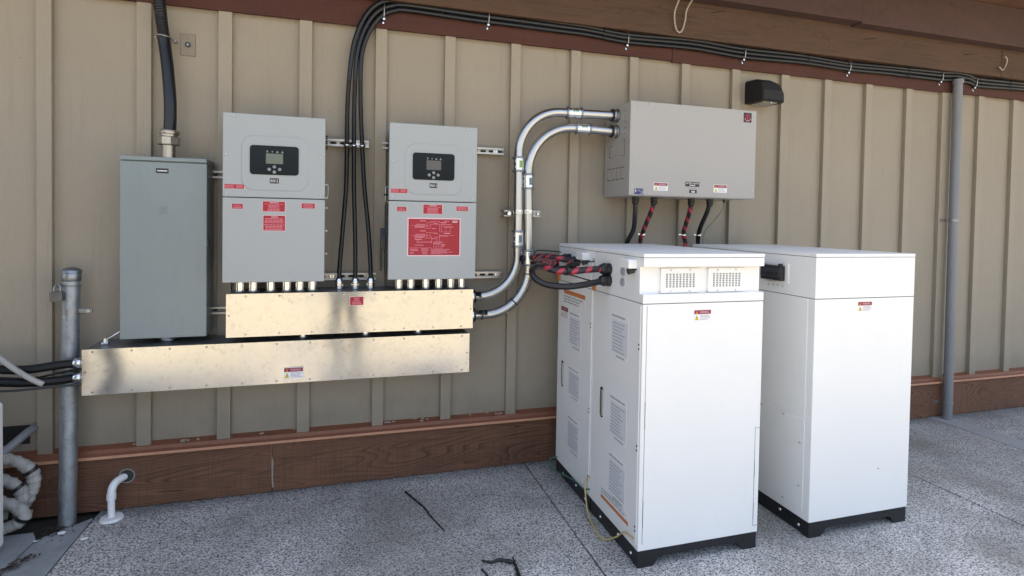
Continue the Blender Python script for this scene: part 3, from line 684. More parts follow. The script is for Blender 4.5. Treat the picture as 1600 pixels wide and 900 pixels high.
# ------------------------------------------------------------------ steel conduits
def arc(cx, cz, r, a0, a1, ya, yb, n=16):
    return [(cx+r*math.cos(R(a0+(a1-a0)*i/n)), ya+(yb-ya)*i/n, cz+r*math.sin(R(a0+(a1-a0)*i/n))) for i in range(n+1)]
def coupling(p0, p1, r, t, tagm=None):
    p0 = Vector(p0); p1 = Vector(p1); e = (p1-p0).normalized()
    a = MB(); a.cyl(p0, p1, r, M_ZINC, 24); a.cyl(p0, p0+e*.012, r+.0045, M_GALVB, 24, None, .002); a.cyl(p1-e*.012, p1, r+.0045, M_GALVB, 24, None, .002)
    mid_ = (p0+p1)/2
    o = a.build('coupling', t)
    a = MB(); side = Vector((-.8, -.6, 0)) if abs(e.z) > .5 else Vector((0, -.8, .4)).normalized()
    for q in (-.018, .018): a.cyl(mid_+e*q+side*(r-.002), mid_+e*q+side*(r+.006), .006, M_SCREW, 8)
    a.build('set_screw', t)
    if tagm:
        a = MB(); sd_ = Vector((.25, -.97, 0)) if abs(e.z) > .5 else Vector((0, -.95, .3)).normalized(); w = e.cross(sd_).normalized()
        c0 = mid_+sd_*(r+.0007); V = [c0+e*i*.022+w*j*.012-sd_*(.0028*abs(j)) for i in (-1, 1) for j in (-1, 0, 1)]
        a.add(V, [(0, 1, 4, 3), (1, 2, 5, 4)], tagm); 
        for q in (-.012, 0, .012): a.add([c0+e*(q-.002)+w*-.008+sd_*.0006, c0+e*(q-.002)+w*.008+sd_*.0006, c0+e*(q+.002)+w*.008+sd_*.0006, c0+e*(q+.002)+w*-.008+sd_*.0006], [(0, 1, 2, 3)], M_DKGREY)
        a.build('coupling_label', t, fix=False)
def connector(p, e, t, r=.036):
    p = Vector(p); e = Vector(e)
    a = MB(); a.cyl(p, p+e*.010, r+.006, M_GALVB, 20, None, .002); a.cyl(p+e*.010, p+e*.038, r, M_ZINC, 20, None, .002); a.cyl(p+e*.030, p+e*.040, r+.003, M_BLKPL, 20); a.build('connector', t)
RC = .0275
t = thing('steel_conduit', 'outer larger silver steel conduit entering the upper hole of the junction box', 'conduit', (.70, -.14, 1.075), 'steel conduits from trough to junction box')
p = [(.685, -.14, 1.075), (.745, -.14, 1.075)] + arc(.745, 1.312, .236, -90, 0, -.14, -.14) + [(.980, -.14, 1.37), (.979, -.14, 1.60), (.977, -.14, 1.90)] + arc(1.235, 1.93, .257, 180, 90, -.14, -.15) + [(1.37, -.165, 2.186), (1.592, -.195, 2.184)]
a = MB(); a.tube(p, RC, M_EMT, 24); a.build('tube', t)
coupling((.981, -.14, 1.366), (.980, -.14, 1.466), .033, t, M_CYAN); coupling((.978, -.14, 1.815), (.977, -.14, 1.906), .033, t, M_GREEN); coupling((1.272, -.153, 2.187), (1.37, -.166, 2.187), .033, t, M_GREEN)
connector((.685, -.14, 1.075), (1, 0, 0), t); connector((1.5940, -.196, 2.184), (-1, .02, 0), t)
t = thing('steel_conduit', 'inner silver steel conduit entering the lower hole of the junction box', 'conduit', (.70, -.14, .966), 'steel conduits from trough to junction box')
p = [(.685, -.14, .966), (.782, -.14, .966)] + arc(.782, 1.235, .269, -90, 0, -.14, -.14) + [(1.050, -.14, 1.35), (1.044, -.14, 1.55), (1.039, -.14, 1.80)] + arc(1.312, 1.825, .271, 180, 90, -.14, -.155) + [(1.43, -.168, 2.094), (1.592, -.190, 2.086)]
a = MB(); a.tube(p, RC, M_EMT, 24); a.build('tube', t)
coupling((1.051, -.14, 1.254), (1.050, -.14, 1.352), .033, t, M_CYAN); coupling((1.041, -.14, 1.713), (1.039, -.14, 1.808), .033, t, M_CYAN); coupling((1.330, -.155, 2.096), (1.428, -.168, 2.094), .033, t, M_GREEN)
connector((.685, -.14, .966), (1, 0, 0), t); connector((1.5940, -.191, 2.086), (-1, .02, 0), t)
for q in ((1.0513, -.14, 1.205), (.962, -.14, 1.036), (.765, -.14, .966)):
    qv = Vector(q); e = Vector((0, 0, 1)) if q[2] > 1.15 else (Vector((.72, 0, .69)).normalized() if q[0] > .9 else Vector((1, 0, 0)))
    a = MB(); a.cyl(qv-e*.004, qv+e*.004, RC+.0018, M_BLKPL, 24); a.build('tape_ring', t)
t = thing('conduit_bracket', 'short strut bracket with two clamps holding both steel conduits to the wall', 'bracket', (1.02, 0, 1.567))
a = MB(); a.box(.905, 1.135, -.104, -.0005, 1.548, 1.553, M_STRUT, .001); a.box(.905, 1.135, -.104, -.0005, 1.582, 1.587, M_STRUT, .001); a.box(.905, 1.135, -.103, -.099, 1.553, 1.558, M_STRUT); a.box(.905, 1.135, -.103, -.099, 1.577, 1.582, M_STRUT); a.box(.905, 1.135, -.004, -.0006, 1.553, 1.582, M_STRUT); a.build('rail', t)
for cx in (.979, 1.044):
    a = MB(); a.tube([(cx+.0295*math.cos(R(q)), -.14+.0295*math.sin(R(q)), 1.578) for q in range(170, 371, 12)], .003, M_ZINC, 6)
    a.cyl((cx, -.14, 1.568), (cx, -.14, 1.590), .0297, M_ZINC, 24); a.box(cx-.009, cx+.009, -.178, -.168, 1.570, 1.588, M_ZINC, .002); a.build('clamp', t)
a = MB(); a.cyl((.93, -.104, 1.567), (.93, -.13, 1.567), .006, M_ZINC, 8); a.cyl((.93, -.118, 1.567), (.93, -.128, 1.567), .012, M_ZINC, 6); a.cyl((1.112, -.104, 1.567), (1.112, -.125, 1.567), .007, M_ZINC, 6); a.build('bolt', t)

# ------------------------------------------------------------------ junction box
t = thing('junction_box', 'wide light grey steel junction box high on the wall above the white cabinets', 'junction box', (2.036, 0, 1.686))
JX0, JX1, JZ0, JZ1, JY = 1.5946, 2.4783, 1.6861, 2.2432, -.3706
a = MB(); a.box(JX0, JX1, -.366, -.021, JZ0-.001, JZ1, M_LGREY, .003)
a.box(JX0+.02, JX1-.02, -.020, -.0005, JZ0+.05, JZ0+.09, M_STRUT); a.box(JX0+.02, JX1-.02, -.020, -.0005, JZ1-.12, JZ1-.08, M_STRUT); a.build('body', t)
a = MB(); a.box(JX0-.001, JX1+.001, JY-.001, -.3665, JZ0+.004, JZ1+.002, M_LGREY, .0018); a.build('cover', t)
a = MB()                                                            # knockouts and louvre cuts on its left side
XK = JX0
for (y, z, h) in [(-.30, 2.02, .11)]:
    a.box(XK-.0008, XK+.001, y-.002, y, z-.09, z+.0, M_GAP); a.box(XK-.0008, XK+.001, y, y+.05, z-.09, z-.088, M_GAP); a.box(XK-.0008, XK+.001, y, y+.03, z, z+.002, M_GAP)
a.box(XK-.0008, XK+.001, -.13, -.09, 2.00, 2.003, M_GAP); a.box(XK-.0008, XK+.001, -.13, -.09, 1.93, 1.933, M_GAP); a.box(XK-.0008, XK+.001, -.092, -.09, 1.93, 2.003, M_GAP); a.box(XK-.0008, XK+.001, -.19, -.178, 1.935, 1.94, M_GAP)
for k in range(4):
    y = -.07-k*.062; a.box(XK-.0015, XK+.001, y-.045, y, 1.858, 1.8615, M_GAP); a.box(XK-.0015, XK+.001, y-.045, y, 1.788, 1.7915, M_GAP); a.box(XK-.0006, XK+.001, y-.001, y, 1.79, 1.86, M_GAP)
for k in range(6): a.cyl((XK, -.30, 2.20-k*.035), (XK-.001, -.30, 2.20-k*.035), .004, M_GAP, 8)
a.build('knockouts', t)
screws(t, [(1.612, JY-.001, 2.205), (1.72, JY-.001, 2.232), (2.35, JY-.001, 2.232), (2.465, JY-.001, 2.205), (1.612, JY-.001, 1.745), (1.724, JY-.001, 1.70), (2.35, JY-.001, 1.70), (2.462, JY-.001, 1.735)], .006)
s = frontst(1.629, 1.687, 1.694, 1.7285, JY-.001, M_BLUE); s.rect(.10, .35, .16, .85, M_WTXT); s.text('HBJ', .22, .38, .70, .80, M_GTXT); s.poly([(.62, .08), (.95, .2), (.90, .9), (.80, .3)], M_GTXT); s.done(t, 'small dark blue sticker')
warn_label(frontst(1.757, 1.853, 1.7205, 1.769, JY-.001, M_WTXT)).done(t, 'left white and red WARNING label')
warn_label(frontst(2.176, 2.272, 1.7215, 1.770, JY-.001, M_WTXT)).done(t, 'right white and red WARNING label')
s = frontst(1.974, 2.072, 1.752, 1.7805, JY-.001, M_KBLK); s.text('BATTERY MASTER', .05, .50, .95, .85, M_WTXT); s.lines(.28, .12, .72, .40, 1, M_WTXT, 2, .1, 'c', .6); s.done(t, 'black label with white lettering')
s = frontst(2.003, 2.055, 1.7115, 1.7400, JY-.001, M_KBLK); s.rect(0, .80, 1, .90, M_WTXT); s.rect(.28, .12, .74, .50, M_WTXT); s.text('600A', .32, .18, .70, .46, M_KBLK, 3); s.done(t, 'smaller black label below it')
s = frontst(2.383, 2.442, 2.170, 2.2300, JY-.001, M_KBLK)
def ringp(s_, cu, cv, ru, rv, a0, a1, wd, m, l):
    n = 14
    for i in range(n):
        A0 = R(a0+(a1-a0)*i/n); A1 = R(a0+(a1-a0)*(i+1)/n)
        s_.poly([(cu+ru*math.cos(A0), cv+rv*math.sin(A0)), (cu+ru*math.cos(A1), cv+rv*math.sin(A1)), (cu+(ru-wd)*math.cos(A1), cv+(rv-wd)*math.sin(A1)), (cu+(ru-wd)*math.cos(A0), cv+(rv-wd)*math.sin(A0))], m, l)
s.rect(.40, .36, .60, .78, M_EMB, 1); s.rect(.22, .40, .32, .72, M_RED, 2); s.rect(.66, .40, .76, .72, M_RED, 2); ringp(s, .5, .70, .26, .16, 0, 180, .08, M_RED, 3); ringp(s, .5, .42, .38, .30, 185, 355, .07, M_REDTXT, 3)
s.poly([(.42, .22), (.58, .22), (.58, .34), (.42, .34)], M_RED, 2); s.done(t, 'black square emblem with red curved mark', 'emblem')

# cables hanging from the junction box, running down behind the cabinets
def gland(p, e, t, r=.022, l=.045, m=M_BLKPL):
    p = Vector(p); e = Vector(e)
    a = MB(); a.cyl(p, p+e*l*.35, r, m, 8, r, .002); a.cyl(p+e*l*.35, p+e*l*.55, r*.85, m, 18); a.cyl(p+e*l*.5, p+e*l, r*1.02, m, 18, r*.72, .003); return a.build('cable_gland', t)
JC = 'battery cables under the junction box'
for k, (pts, m, lab, clip) in enumerate([
    ([(1.718, -.22, 1.66), (1.722, -.21, 1.58), (1.728, -.18, 1.48), (1.705, -.13, 1.38), (1.68, -.10, 1.22), (1.66, -.09, 1.0)], M_RUB, 'plain black cable hanging from the junction box, furthest left', None),
    ([(1.848, -.22, 1.66), (1.842, -.20, 1.60), (1.835, -.15, 1.52), (1.830, -.11, 1.45), (1.825, -.09, 1.37), (1.82, -.09, 1.0)], M_WRAP, 'left red and black wrapped cable hanging from the junction box', (1.834, -.11, 1.45)),
    ([(2.117, -.22, 1.66), (2.120, -.20, 1.60), (2.126, -.15, 1.52), (2.135, -.11, 1.45), (2.165, -.09, 1.37), (2.18, -.09, 1.0)], M_WRAP, 'right red and black wrapped cable hanging from the junction box', (2.135, -.11, 1.45)),
    ([(2.255, -.22, 1.66), (2.250, -.20, 1.60), (2.245, -.15, 1.52), (2.250, -.11, 1.45), (2.262, -.09, 1.37), (2.27, -.09, 1.0)], M_RUB, 'plain black cable hanging from the junction box beside the green wire', (2.252, -.11, 1.45))]):
    t = thing('battery_cable', lab, 'cable', pts[0], JC)
    a = MB(); a.tube(spline(pts, 10), .0145, m, 14); a.build('sleeve', t)
    gland((pts[0][0], pts[0][1], 1.685), (0, 0, -1), t, .023, .048)
    if clip: a = MB(); c = Vector(clip); a.cyl(c+Vector((0, 0, -.006)), c+Vector((0, 0, .006)), .0165, M_ZINC, 16); a.box(c.x-.035, c.x-.01, -.11, -.10, c.z-.004, c.z+.006, M_ZINC, .001); a.build('tie_clip', t)
a = MB(); a.tube(spline([(2.363, -.22, 1.66), (2.36, -.21, 1.62), (2.33, -.17, 1.55), (2.30, -.14, 1.50), (2.285, -.12, 1.45), (2.283, -.1, 1.3)], 8), .0022, M_GWIRE, 8); 
t = thing('ground_wire', 'thin green wire hanging from the right end of the junction box', 'wire', (2.363, -.22, 1.66)); a.build('wire', t)
gland((2.363, -.22, 1.685), (0, 0, -1), t, .009, .022)

# ------------------------------------------------------------------ white cabinets
CW, CD, CH = .6296, .5267, 1.3911
def cabinet(x0, yf, kind, label):
    """kind 'A' / 'B': side doors and cables; 'C' / 'D': socket on the side. yf = front plane, built back to yf+CD"""
    x1 = x0+CW; yb = yf+CD-.003
    t = thing('battery_cabinet', label, 'battery cabinet', (x0+CW/2, yf+CD/2, 0), 'white battery cabinets on black plinths')
    b = .0775
    # plinth with feet
    a = MB(); n = .05
    prof = [(x0+.004, .0), (x0+.075, .0), (x0+.09, .012), (x0+.105, .034), (x0+.125, .040), (x1-.125, .040), (x1-.105, .034), (x1-.09, .012), (x1-.075, .0), (x1-.004, .0), (x1-.004, b-.002), (x0+.004, b-.002)]
    a.prism(prof, 'y', yf+.004, yf+.05, M_BLACK); a.prism(prof, 'y', yb-.05, yb-.004, M_BLACK)
    a.box(x0+.004, x0+.044, yf+.05, yb-.05, .006, b-.002, M_BLACK); a.box(x1-.044, x1-.004, yf+.05, yb-.05, .006, b-.002, M_BLACK); a.build('plinth', t)
    screws(t, [(x0+.004, yf+.07, .035), (x0+.004, yf+.20, .05), (x0+.004, yf+.40, .035)], .009, M_ZINC, (-1, 0, 0), 'plinth_bolt')
    a = MB(); a.box(x0, x1, yf, yb, b, 1.1695, M_WHITE, .003); a.build('body', t)
    if kind in 'AB':
        zr0, zr1, rd = 1.212, 1.333, .034
        a = MB(); a.prism([(yf, 1.1725), (yb, 1.1725), (yb, 1.3725), (yf, 1.3725), (yf, zr1), (yf+rd, zr1), (yf+rd, zr0), (yf, zr0)], 'x', x0, x1, M_WHITE, .002); a.build('upper_housing', t)
        for vx0, vx1 in ((x0+.099, x0+.297), (x0+.343, x0+.541)):
            yv = yf+rd; vz0, vz1 = 1.2155, 1.3245
            a = MB(); a.box(vx0+.01, vx1-.01, yv-.002, yv+.0005, vz0+.01, vz1-.01, M_KBLK); a.build('vent_mesh', t)
            a = MB(); c, r_ = 9, 8; hx0, hx1, hz0, hz1 = vx0+.022, vx1-.022, vz0+.022, vz1-.022; yp0, yp1 = yv-.011, yv-.007
            a.box(vx0, hx0, yp0, yp1, vz0, vz1, M_WHITE); a.box(hx1, vx1, yp0, yp1, vz0, vz1, M_WHITE); a.box(hx0, hx1, yp0, yp1, vz0, hz0, M_WHITE); a.box(hx0, hx1, yp0, yp1, hz1, vz1, M_WHITE)
            px = (hx1-hx0)/c; pz = (hz1-hz0)/r_
            for i in range(c+1):
                cx = hx0+i*px; a.box(max(hx0, cx-px*.18), min(hx1, cx+px*.18), yp0, yp1, hz0, hz1, M_WHITE)
            for j in range(r_+1):
                cz = hz0+j*pz; a.box(hx0, hx1, yp0+.0004, yp1-.0004, max(hz0, cz-pz*.24), min(hz1, cz+pz*.24), M_WHITE)
            a.box(vx0, vx1, yp1, yv, vz0, vz0+.003, M_WHITE); a.box(vx0, vx1, yp1, yv, vz1-.003, vz1, M_WHITE); a.box(vx0, vx0+.003, yp1, yv, vz0, vz1, M_WHITE); a.box(vx1-.003, vx1, yp1, yv, vz0, vz1, M_WHITE)
            v_ = a.build('vent_grille', t)
            screws(v_, [(vx0+.05, yp0, vz1-.008), (vx1-.05, yp0, vz1-.008), (vx0+.05, yp0, vz0+.008), (vx1-.05, yp0, vz0+.008)], .004, M_SCREW)
    else:
        a = MB(); a.box(x0, x1, yf, yb, 1.1725, 1.3725, M_WHITE, .002); a.build('upper_housing', t)
    a = MB(); a.box(x0-.001, x1+.001, yf-.001, yb, 1.3745, CH, M_WHITE, .003); a.build('lid', t)
    a = MB(); a.box(x0+.003, x1-.003, yf+.003, yb-.003, 1.1695, 1.1725, M_GAP); a.box(x0+.003, x1-.003, yf+.003, yb-.003, 1.3725, 1.3745, M_GAP); a.build('seam', t)
    XL = x0
    if kind in 'AB':
        # door skin on the left side, with handle and hinges; front access panel
        a = MB(); a.box(XL-.0035, XL+.002, yf+.014, yb-.018, b+.022, 1.163, M_WHITE, .0015); d = a.build('door', t)
        hy = yf+.395 if kind == 'A' else yf+.425
        a = MB(); P1 = rrect(hy-.019, hy+.019, .545, .70, .0185)
        a.prism(P1, 'x', XL-.0044, XL-.0036, M_GAP); a.prism(rrect(hy-.021, hy-.004, .556, .690, .008), 'x', XL-.013, XL-.0040, M_SCREW, .001); a.build('handle', d)
        for z in (.99, .54, .18):
            a = MB(); a.cyl((XL-.0034, yf+.022, z), (XL-.0052, yf+.022, z), .005, M_GAP, 8); a.cyl((XL-.0034, yf+.022, z-.019), (XL-.0052, yf+.022, z-.019), .005, M_GAP, 8); a.build('hinge_pins', d)
        # lifting bracket
        yc = yf+.095
        a = MB(); a.prism([(yc+.055, 1.322), (yc+.055, 1.352), (yc+.047, 1.362), (yc-.033, 1.362), (yc-.040, 1.352), (yc-.040, 1.322)], 'x', XL-.045, XL-.0002, M_WHITE, .003); a.build('cable_hood', t)
        a = MB(); a.cyl((XL-.004, yc-.005, 1.312), (XL-.03, yc-.005, 1.306), .014, M_DKGREY, 14); a.box(XL-.02, XL, yc-.03, yc+.025, 1.314, 1.3225, M_GAP); a.build('socket', t)
        if kind == 'A':
            for z in (1.297, 1.247):
                a = MB(); a.cyl((XL, yf+.195, z), (XL-.006, yf+.195, z), .0205, M_GTXT, 20, .019); a.cyl((XL-.006, yf+.195, z), (XL-.008, yf+.195, z), .012, M_GTXT, 16); a.build('round_plug', t)
        for (yt, z0_, z1_) in [(yb-.004, 1.17, 1.225)]:
            a = MB(); a.box(XL-.014, XL-.0002, yt-.022, yt, z0_, z1_, M_ORTAB, .003); a.cyl((XL-.014, yt-.011, z1_-.012), (XL-.022, yt-.011, z1_-.012), .007, M_SCREW, 8); a.build('earth_tab', t)
        XD = XL-.0035
        if kind == 'A':
            blocks = [(-.29, .895, 1.055), (-.29, .515, .675), (-.29, .225, .40)]; offs = yf
            ys = [(yf+.295, yf+.125)]*3; Z = [(.905, 1.063), (.512, .668), (.225, .385)]
        else:
            ys = [(yf+.323, yf+.155)]*3; Z = [(.83, .984), (.545, .668), (.235, .385)]
        for (ya, yb_), (z0_, z1_) in zip(ys, Z):
            s = leftst(ya, yb_, z0_-.022, z1_+.03, XD, M_WHITE); s.rect(.02, .10, .98, .84, M_GBLK, 1)
            for i in range(9): s.lines(.06, .12+i*.078, .94, .19+i*.078, 1, M_GTXT, 2, .4, 'l', .30)
            s.lines(0.0, .89, .95, .985, 1, M_GTXT, 2, .15, 'l', .40); s.lines(.3, .0, .98, .07, 1, M_GTXT, 2, .3, 'l', .5); s.done(d, None, 'printed_notice')
        if kind == 'A':
            s = leftst(yf+.38, yf+.085, .143, .205, XD, M_WHITE); s.rect(0, .08, 1, .36, M_ORG, 1); s.lines(.02, .52, .96, .95, 2, M_GTXT, 2, .2, 'l', .45); s.done(d, 'orange strip with small print near the bottom', 'orange_label')
        else:
            s = leftst(yf+.425, yf+.10, 1.045, 1.128, XD, M_WHITE); s.rect(0, .70, 1, .98, M_ORG, 1); s.lines(.02, .05, .96, .62, 3, M_GTXT, 2, .3, 'l', .45); s.done(d, 'orange strip with small print near the top', 'orange_label')
            warn_label(leftst(yf+.465, yf+.345, .955, 1.025, XD, M_WTXT)).done(d, 'small WARNING label')
        # front access panel outlines
        a = MB(); a.box(x0+.020, x0+.0216, yf-.0006, yf+.001, b+.03, 1.163, M_GAP); a.box(x0+.020, x0+.0225, yf-.0012, yf+.001, .62, .74, M_DKGREY); a.box(x0+.020, x0+.0225, yf-.0012, yf+.001, .18, .30, M_DKGREY)
        a.box(x1-.0275, x1-.026, yf-.0006, yf+.001, .110, .575, M_GAP); a.box(x1-.026, x1-.001, yf-.0006, yf+.001, .574, .5755, M_GAP); a.box(x1-.0275, x1-.001, yf-.0006, yf+.001, .1095, .111, M_GAP)
        a.box(x1-.0275, x1-.0255, yf-.0014, yf+.001, .34, .42, M_DKGREY); a.box(x1-.0275, x1-.0255, yf-.0014, yf+.001, .14, .22, M_DKGREY); a.build('panel_seam', t)
        if kind == 'A': warn_label(frontst(x0+.255, x0+.347, 1.0885, 1.140, yf, M_WTXT)).done(t, 'white and red WARNING label with yellow triangle')
    else:
        a = MB(); a.box(XL-.0025, XL+.002, yf+.045, yb-.02, .577, 1.165, M_WHITE, .0012); a.build('side_panel', t)
        a = MB(); a.box(XL-.0025, XL+.002, yf+.045, yb-.02, .115, .571, M_WHITE, .0012); lp_ = a.build('lower_side_panel', t)
        screws(lp_, [(XL-.0025, yf+.185, .556), (XL-.0025, yf+.07, .45), (XL-.0025, yf+.07, .235), (XL-.0025, yf+.175, .128), (XL-.0025, yf+.35, .556)], .006, M_SCREW, (-1, 0, 0))
        # black four-way socket cover with lugs
        ya, yb2 = yf+.358, yf+.190
        a = MB(); a.box(XL-.006, XL, yb2-.012, ya+.01, 1.226, 1.330, M_WHITE, .002); a.build('socket_flange', t)
        a = MB(); a.box(XL-.035, XL-.0062, yb2+.008, ya-.006, 1.238, 1.316, M_BLKPL, .005); 
        a.box(XL-.040, XL-.033, yb2+.014, ya-.012, 1.258, 1.300, M_DKGREY, .002)
        for k in range(4): yk = yb2+.035+k*.033; a.cyl((XL-.038, yk, 1.272), (XL-.044, yk, 1.272), .011, M_BLKPL, 12)
        a.box(XL-.038, XL-.02, yb2+.01, yb2+.026, 1.312, 1.328, M_BLKPL, .003); a.box(XL-.038, XL-.02, ya-.024, ya-.008, 1.312, 1.328, M_BLKPL, .003); a.box(XL-.036, XL-.022, yb2+.06, ya-.06, 1.230, 1.240, M_SCREW, .002); sk = a.build('socket_cover', t)
        a = MB()
        for k in range(4): yk = yb2+.03+k*.036; a.box(XL-.0006, XL+.001, yk-.003, yk+.003, 1.206, 1.216, M_GTXT)
        a.build('socket_numbers', t)
        if kind == 'C':
            warn_label(frontst(x0+.2605, x0+.354, 1.103, 1.154, yf, M_WTXT)).done(t, 'white and red WARNING label with yellow triangle')
            screws(t, [(x0+.427, yf, .30)], .004)
            a = MB(); a.box(x1, x1+.012, yf+.22, yf+.26, 1.30, 1.306, M_DKGREY, .001); a.build('side_latch', t)
    return t
XA, YA = 1.2356, -1.2251
XC, YC = 2.1603, -1.2305
cabinet(XA, YA, 'A', 'front left white battery cabinet with two vent grilles and red cables plugged in its side')
cabinet(XA, YA+CD, 'B', 'rear left white battery cabinet by the wall behind the vented one')
cabinet(XC, YC, 'C', 'front right white battery cabinet with plain front and black socket on its side')
cabinet(XC, YC+CD, 'D', 'rear right white battery cabinet by the wall, mostly hidden behind the plain one')

# looped battery cables on the left side of the left cabinets
LC = 'looped battery cables on the left cabinets'
def bcable(pts, m, lab, r=.0155, gl=.030):
    t = thing('battery_cable', lab, 'cable', pts[0], LC)
    a = MB(); a.tube(spline(pts, 12), r, m, 14); a.build('sleeve', t); p = Vector(pts[0]); gland((XA-.0005, p.y, p.z), (-1, 0, 0), t, gl, .055); return t
YG1 = -.888
bcable([(XA-.03, YG1, 1.297), (1.12, YG1, 1.294), (1.03, -.87, 1.285), (.965, -.84, 1.288), (.935, -.80, 1.300), (.955, -.74, 1.312), (1.02, -.66, 1.312), (1.05, -.55, 1.306), (1.06, -.35, 1.30), (1.12, -.14, 1.29), (1.3, -.09, 1.26), (1.6, -.085, 1.2)], M_WRAP, 'red and black wrapped cable from the front cabinet upper gland', .016)
bcable([(XA-.03, YG1, 1.241), (1.13, YG1, 1.226), (1.02, -.89, 1.214), (.92, -.87, 1.222), (.865, -.84, 1.25), (.862, -.80, 1.283), (.90, -.74, 1.298), (.97, -.64, 1.287), (1.02, -.48, 1.28), (1.08, -.25, 1.27), (1.18, -.13, 1.25), (1.4, -.10, 1.2)], M_RUB, 'plain black cable looping from the front cabinet lower gland', .0155)
bcable([(XA-.03, -.49, 1.306), (1.14, -.49, 1.316), (1.11, -.47, 1.325), (1.07, -.42, 1.322), (1.065, -.33, 1.312), (1.09, -.22, 1.302), (1.14, -.14, 1.298), (1.3, -.10, 1.26), (1.5, -.10, 1.2)], M_WRAP, 'red and black wrapped cable from the rear cabinet gland', .016, .028)
bcable([(XA-.03, -.43, 1.262), (1.13, -.43, 1.262), (1.10, -.41, 1.262), (1.065, -.35, 1.27), (1.08, -.26, 1.28), (1.11, -.17, 1.28), (1.15, -.11, 1.27), (1.4, -.09, 1.22)], M_RUB, 'plain black cable looping from the rear cabinet to the wall', .0155, .028)
bcable([(XA-.03, -.36, 1.315), (1.15, -.355, 1.318), (1.12, -.32, 1.322), (1.09, -.25, 1.318), (1.06, -.17, 1.308), (1.02, -.095, 1.297), (.985, -.075, 1.285), (1.06, -.065, 1.27), (1.3, -.07, 1.22)], M_WRAP, 'red and black wrapped cable nearest the wall, passing behind the steel conduits', .016, .026)
def wire(pts, m, lab, r=.003, cat='wire', name='thin_wire', grp=None):
    a = MB(); a.tube(spline(pts, 10), r, m, 8); return tag(a.build(name, origin=pts[0]), lab, cat, grp)
wire([(1.21, -.735, 1.222), (1.15, -.76, 1.236), (1.06, -.80, 1.262), (1.0, -.78, 1.27)], M_RUB, 'thin black earth lead just below the wrapped cable', .0035)
wire([(1.213, -.745, 1.322), (1.13, -.77, 1.322), (1.05, -.80, 1.308), (.99, -.79, 1.30)], M_RUB, 'thin black earth lead just above the wrapped cable', .0035)
wire([(1.07, -.12, 1.30), (1.07, -.2, 1.335), (1.08, -.24, 1.352), (1.19, -.22, 1.345), (1.232, -.21, 1.34)], M_RUB, 'thin black lead arching along the top of the tangled cables', .0035)
for k, (p, lab) in enumerate([((1.018, -.868, 1.286), 'dark tie holding the wrapped and black cables together, front'), ((.955, -.33, 1.31), 'dark tie holding the rear wrapped cable and the black cable together')]):
    a = MB(); e = Vector((.96, .25, 0)); p = Vector(p); a.cyl(p-e*.008, p+e*.008, .021, M_BLKPL, 14); tag(a.build('cable_tie', origin=p), lab, 'cable tie', 'ties round the cabinet cables')
# small wires at the plinth
wire([(1.232, -.215, .10), (1.20, -.18, .075), (1.20, -.19, .035), (1.215, -.30, .038), (1.215, -.42, .07), (1.216, -.56, .098), (1.218, -.66, .105), (1.231, -.70, .12)], M_GWIRE, 'green earth wire at the foot of the rear left cabinet', .004)
wire([(1.229, -.705, .19), (1.215, -.69, .17), (1.208, -.70, .12), (1.20, -.76, .03), (1.19, -.86, .007), (1.182, -.935, .006), (1.195, -.98, .008), (1.212, -1.06, .06), (1.222, -1.12, .112), (1.231, -1.20, .125)], M_YWIRE, 'yellow wire trailing on the ground at the foot of the front left cabinet', .004)

# ------------------------------------------------------------------ wall pack lamp
t = thing('wall_lamp', 'black downward wall lamp with frosted lens high on the siding', 'wall lamp', (2.80, 0, 2.36))
P = [(0, 2.372), (-.185, 2.365), (-.196, 2.38), (-.190, 2.455), (-.150, 2.515), (-.03, 2.535), (0, 2.535)]
a = MB(); b = bmesh.new(); prof = [(-.0005, 2.372), (-.182, 2.366), (-.196, 2.376), (-.192, 2.44), (-.165, 2.495), (-.10, 2.528), (-.0005, 2.536)]
secs = [(2.672, .96, .88), (2.680, 1, .97), (2.695, 1, 1), (2.80, 1, 1), (2.83, .97, .95), (2.855, .90, .85), (2.868, .84, .76)]
V = []; n = len(prof)
for x, sy, sz in secs:
    for y, z in prof: V.append((x, y*sy if y < -.001 else y, 2.368+(z-2.368)*sz))
Fc = [(i*n+j, i*n+(j+1) % n, (i+1)*n+(j+1) % n, (i+1)*n+j) for i in range(len(secs)-1) for j in range(n)] + [list(range(n)), list(range((len(secs)-1)*n, len(secs)*n))]
b.free(); a.add(V, Fc, M_LAMP); a.build('housing', t)
a = MB(); a.prism([(2.70, -.03), (2.70, -.160), (2.82, -.155), (2.835, -.03)], 'z', 2.360, 2.3695, M_LENS, .004); a.build('lens', t)
a = MB(); a.cyl((2.76, -.165, 2.368), (2.76, -.165, 2.354), .006, M_SCREW, 8); a.build('lens_clip', t)

# rope loop and ring on the beam
t = thing('hanging_loop', 'pale braided loop hanging down the face of the brown beam', 'chain loop', (2.07, -.13, 2.9))
pts = spline([(2.010, -.215, 3.10), (2.012, -.205, 2.98), (2.020, -.13, 2.90), (2.024, -.125, 2.83), (2.040, -.122, 2.785), (2.062, -.122, 2.770), (2.084, -.122, 2.79), (2.100, -.125, 2.85), (2.108, -.13, 2.92), (2.112, -.207, 2.99), (2.116, -.215, 3.10)], 14)
a = MB(); a.tube(pts, .0055, M_CHAIN, 8, rfun=lambda d, l: .0052+.0018*math.sin(d*2*math.pi/.017), step=.003); a.build('braid', t)
a = MB(); a.tube([(5.03+.055*math.cos(R(q)), -.104-.02*math.sin(R(q)+.6)**2, 2.86+.055*math.sin(R(q))) for q in range(-140, 71, 10)], .005, M_CHAIN, 8); tag(a.build('hook_ring', origin=(5.03, -.104, 2.86)), 'pale open ring hook on the brown beam at the far right', 'hook')
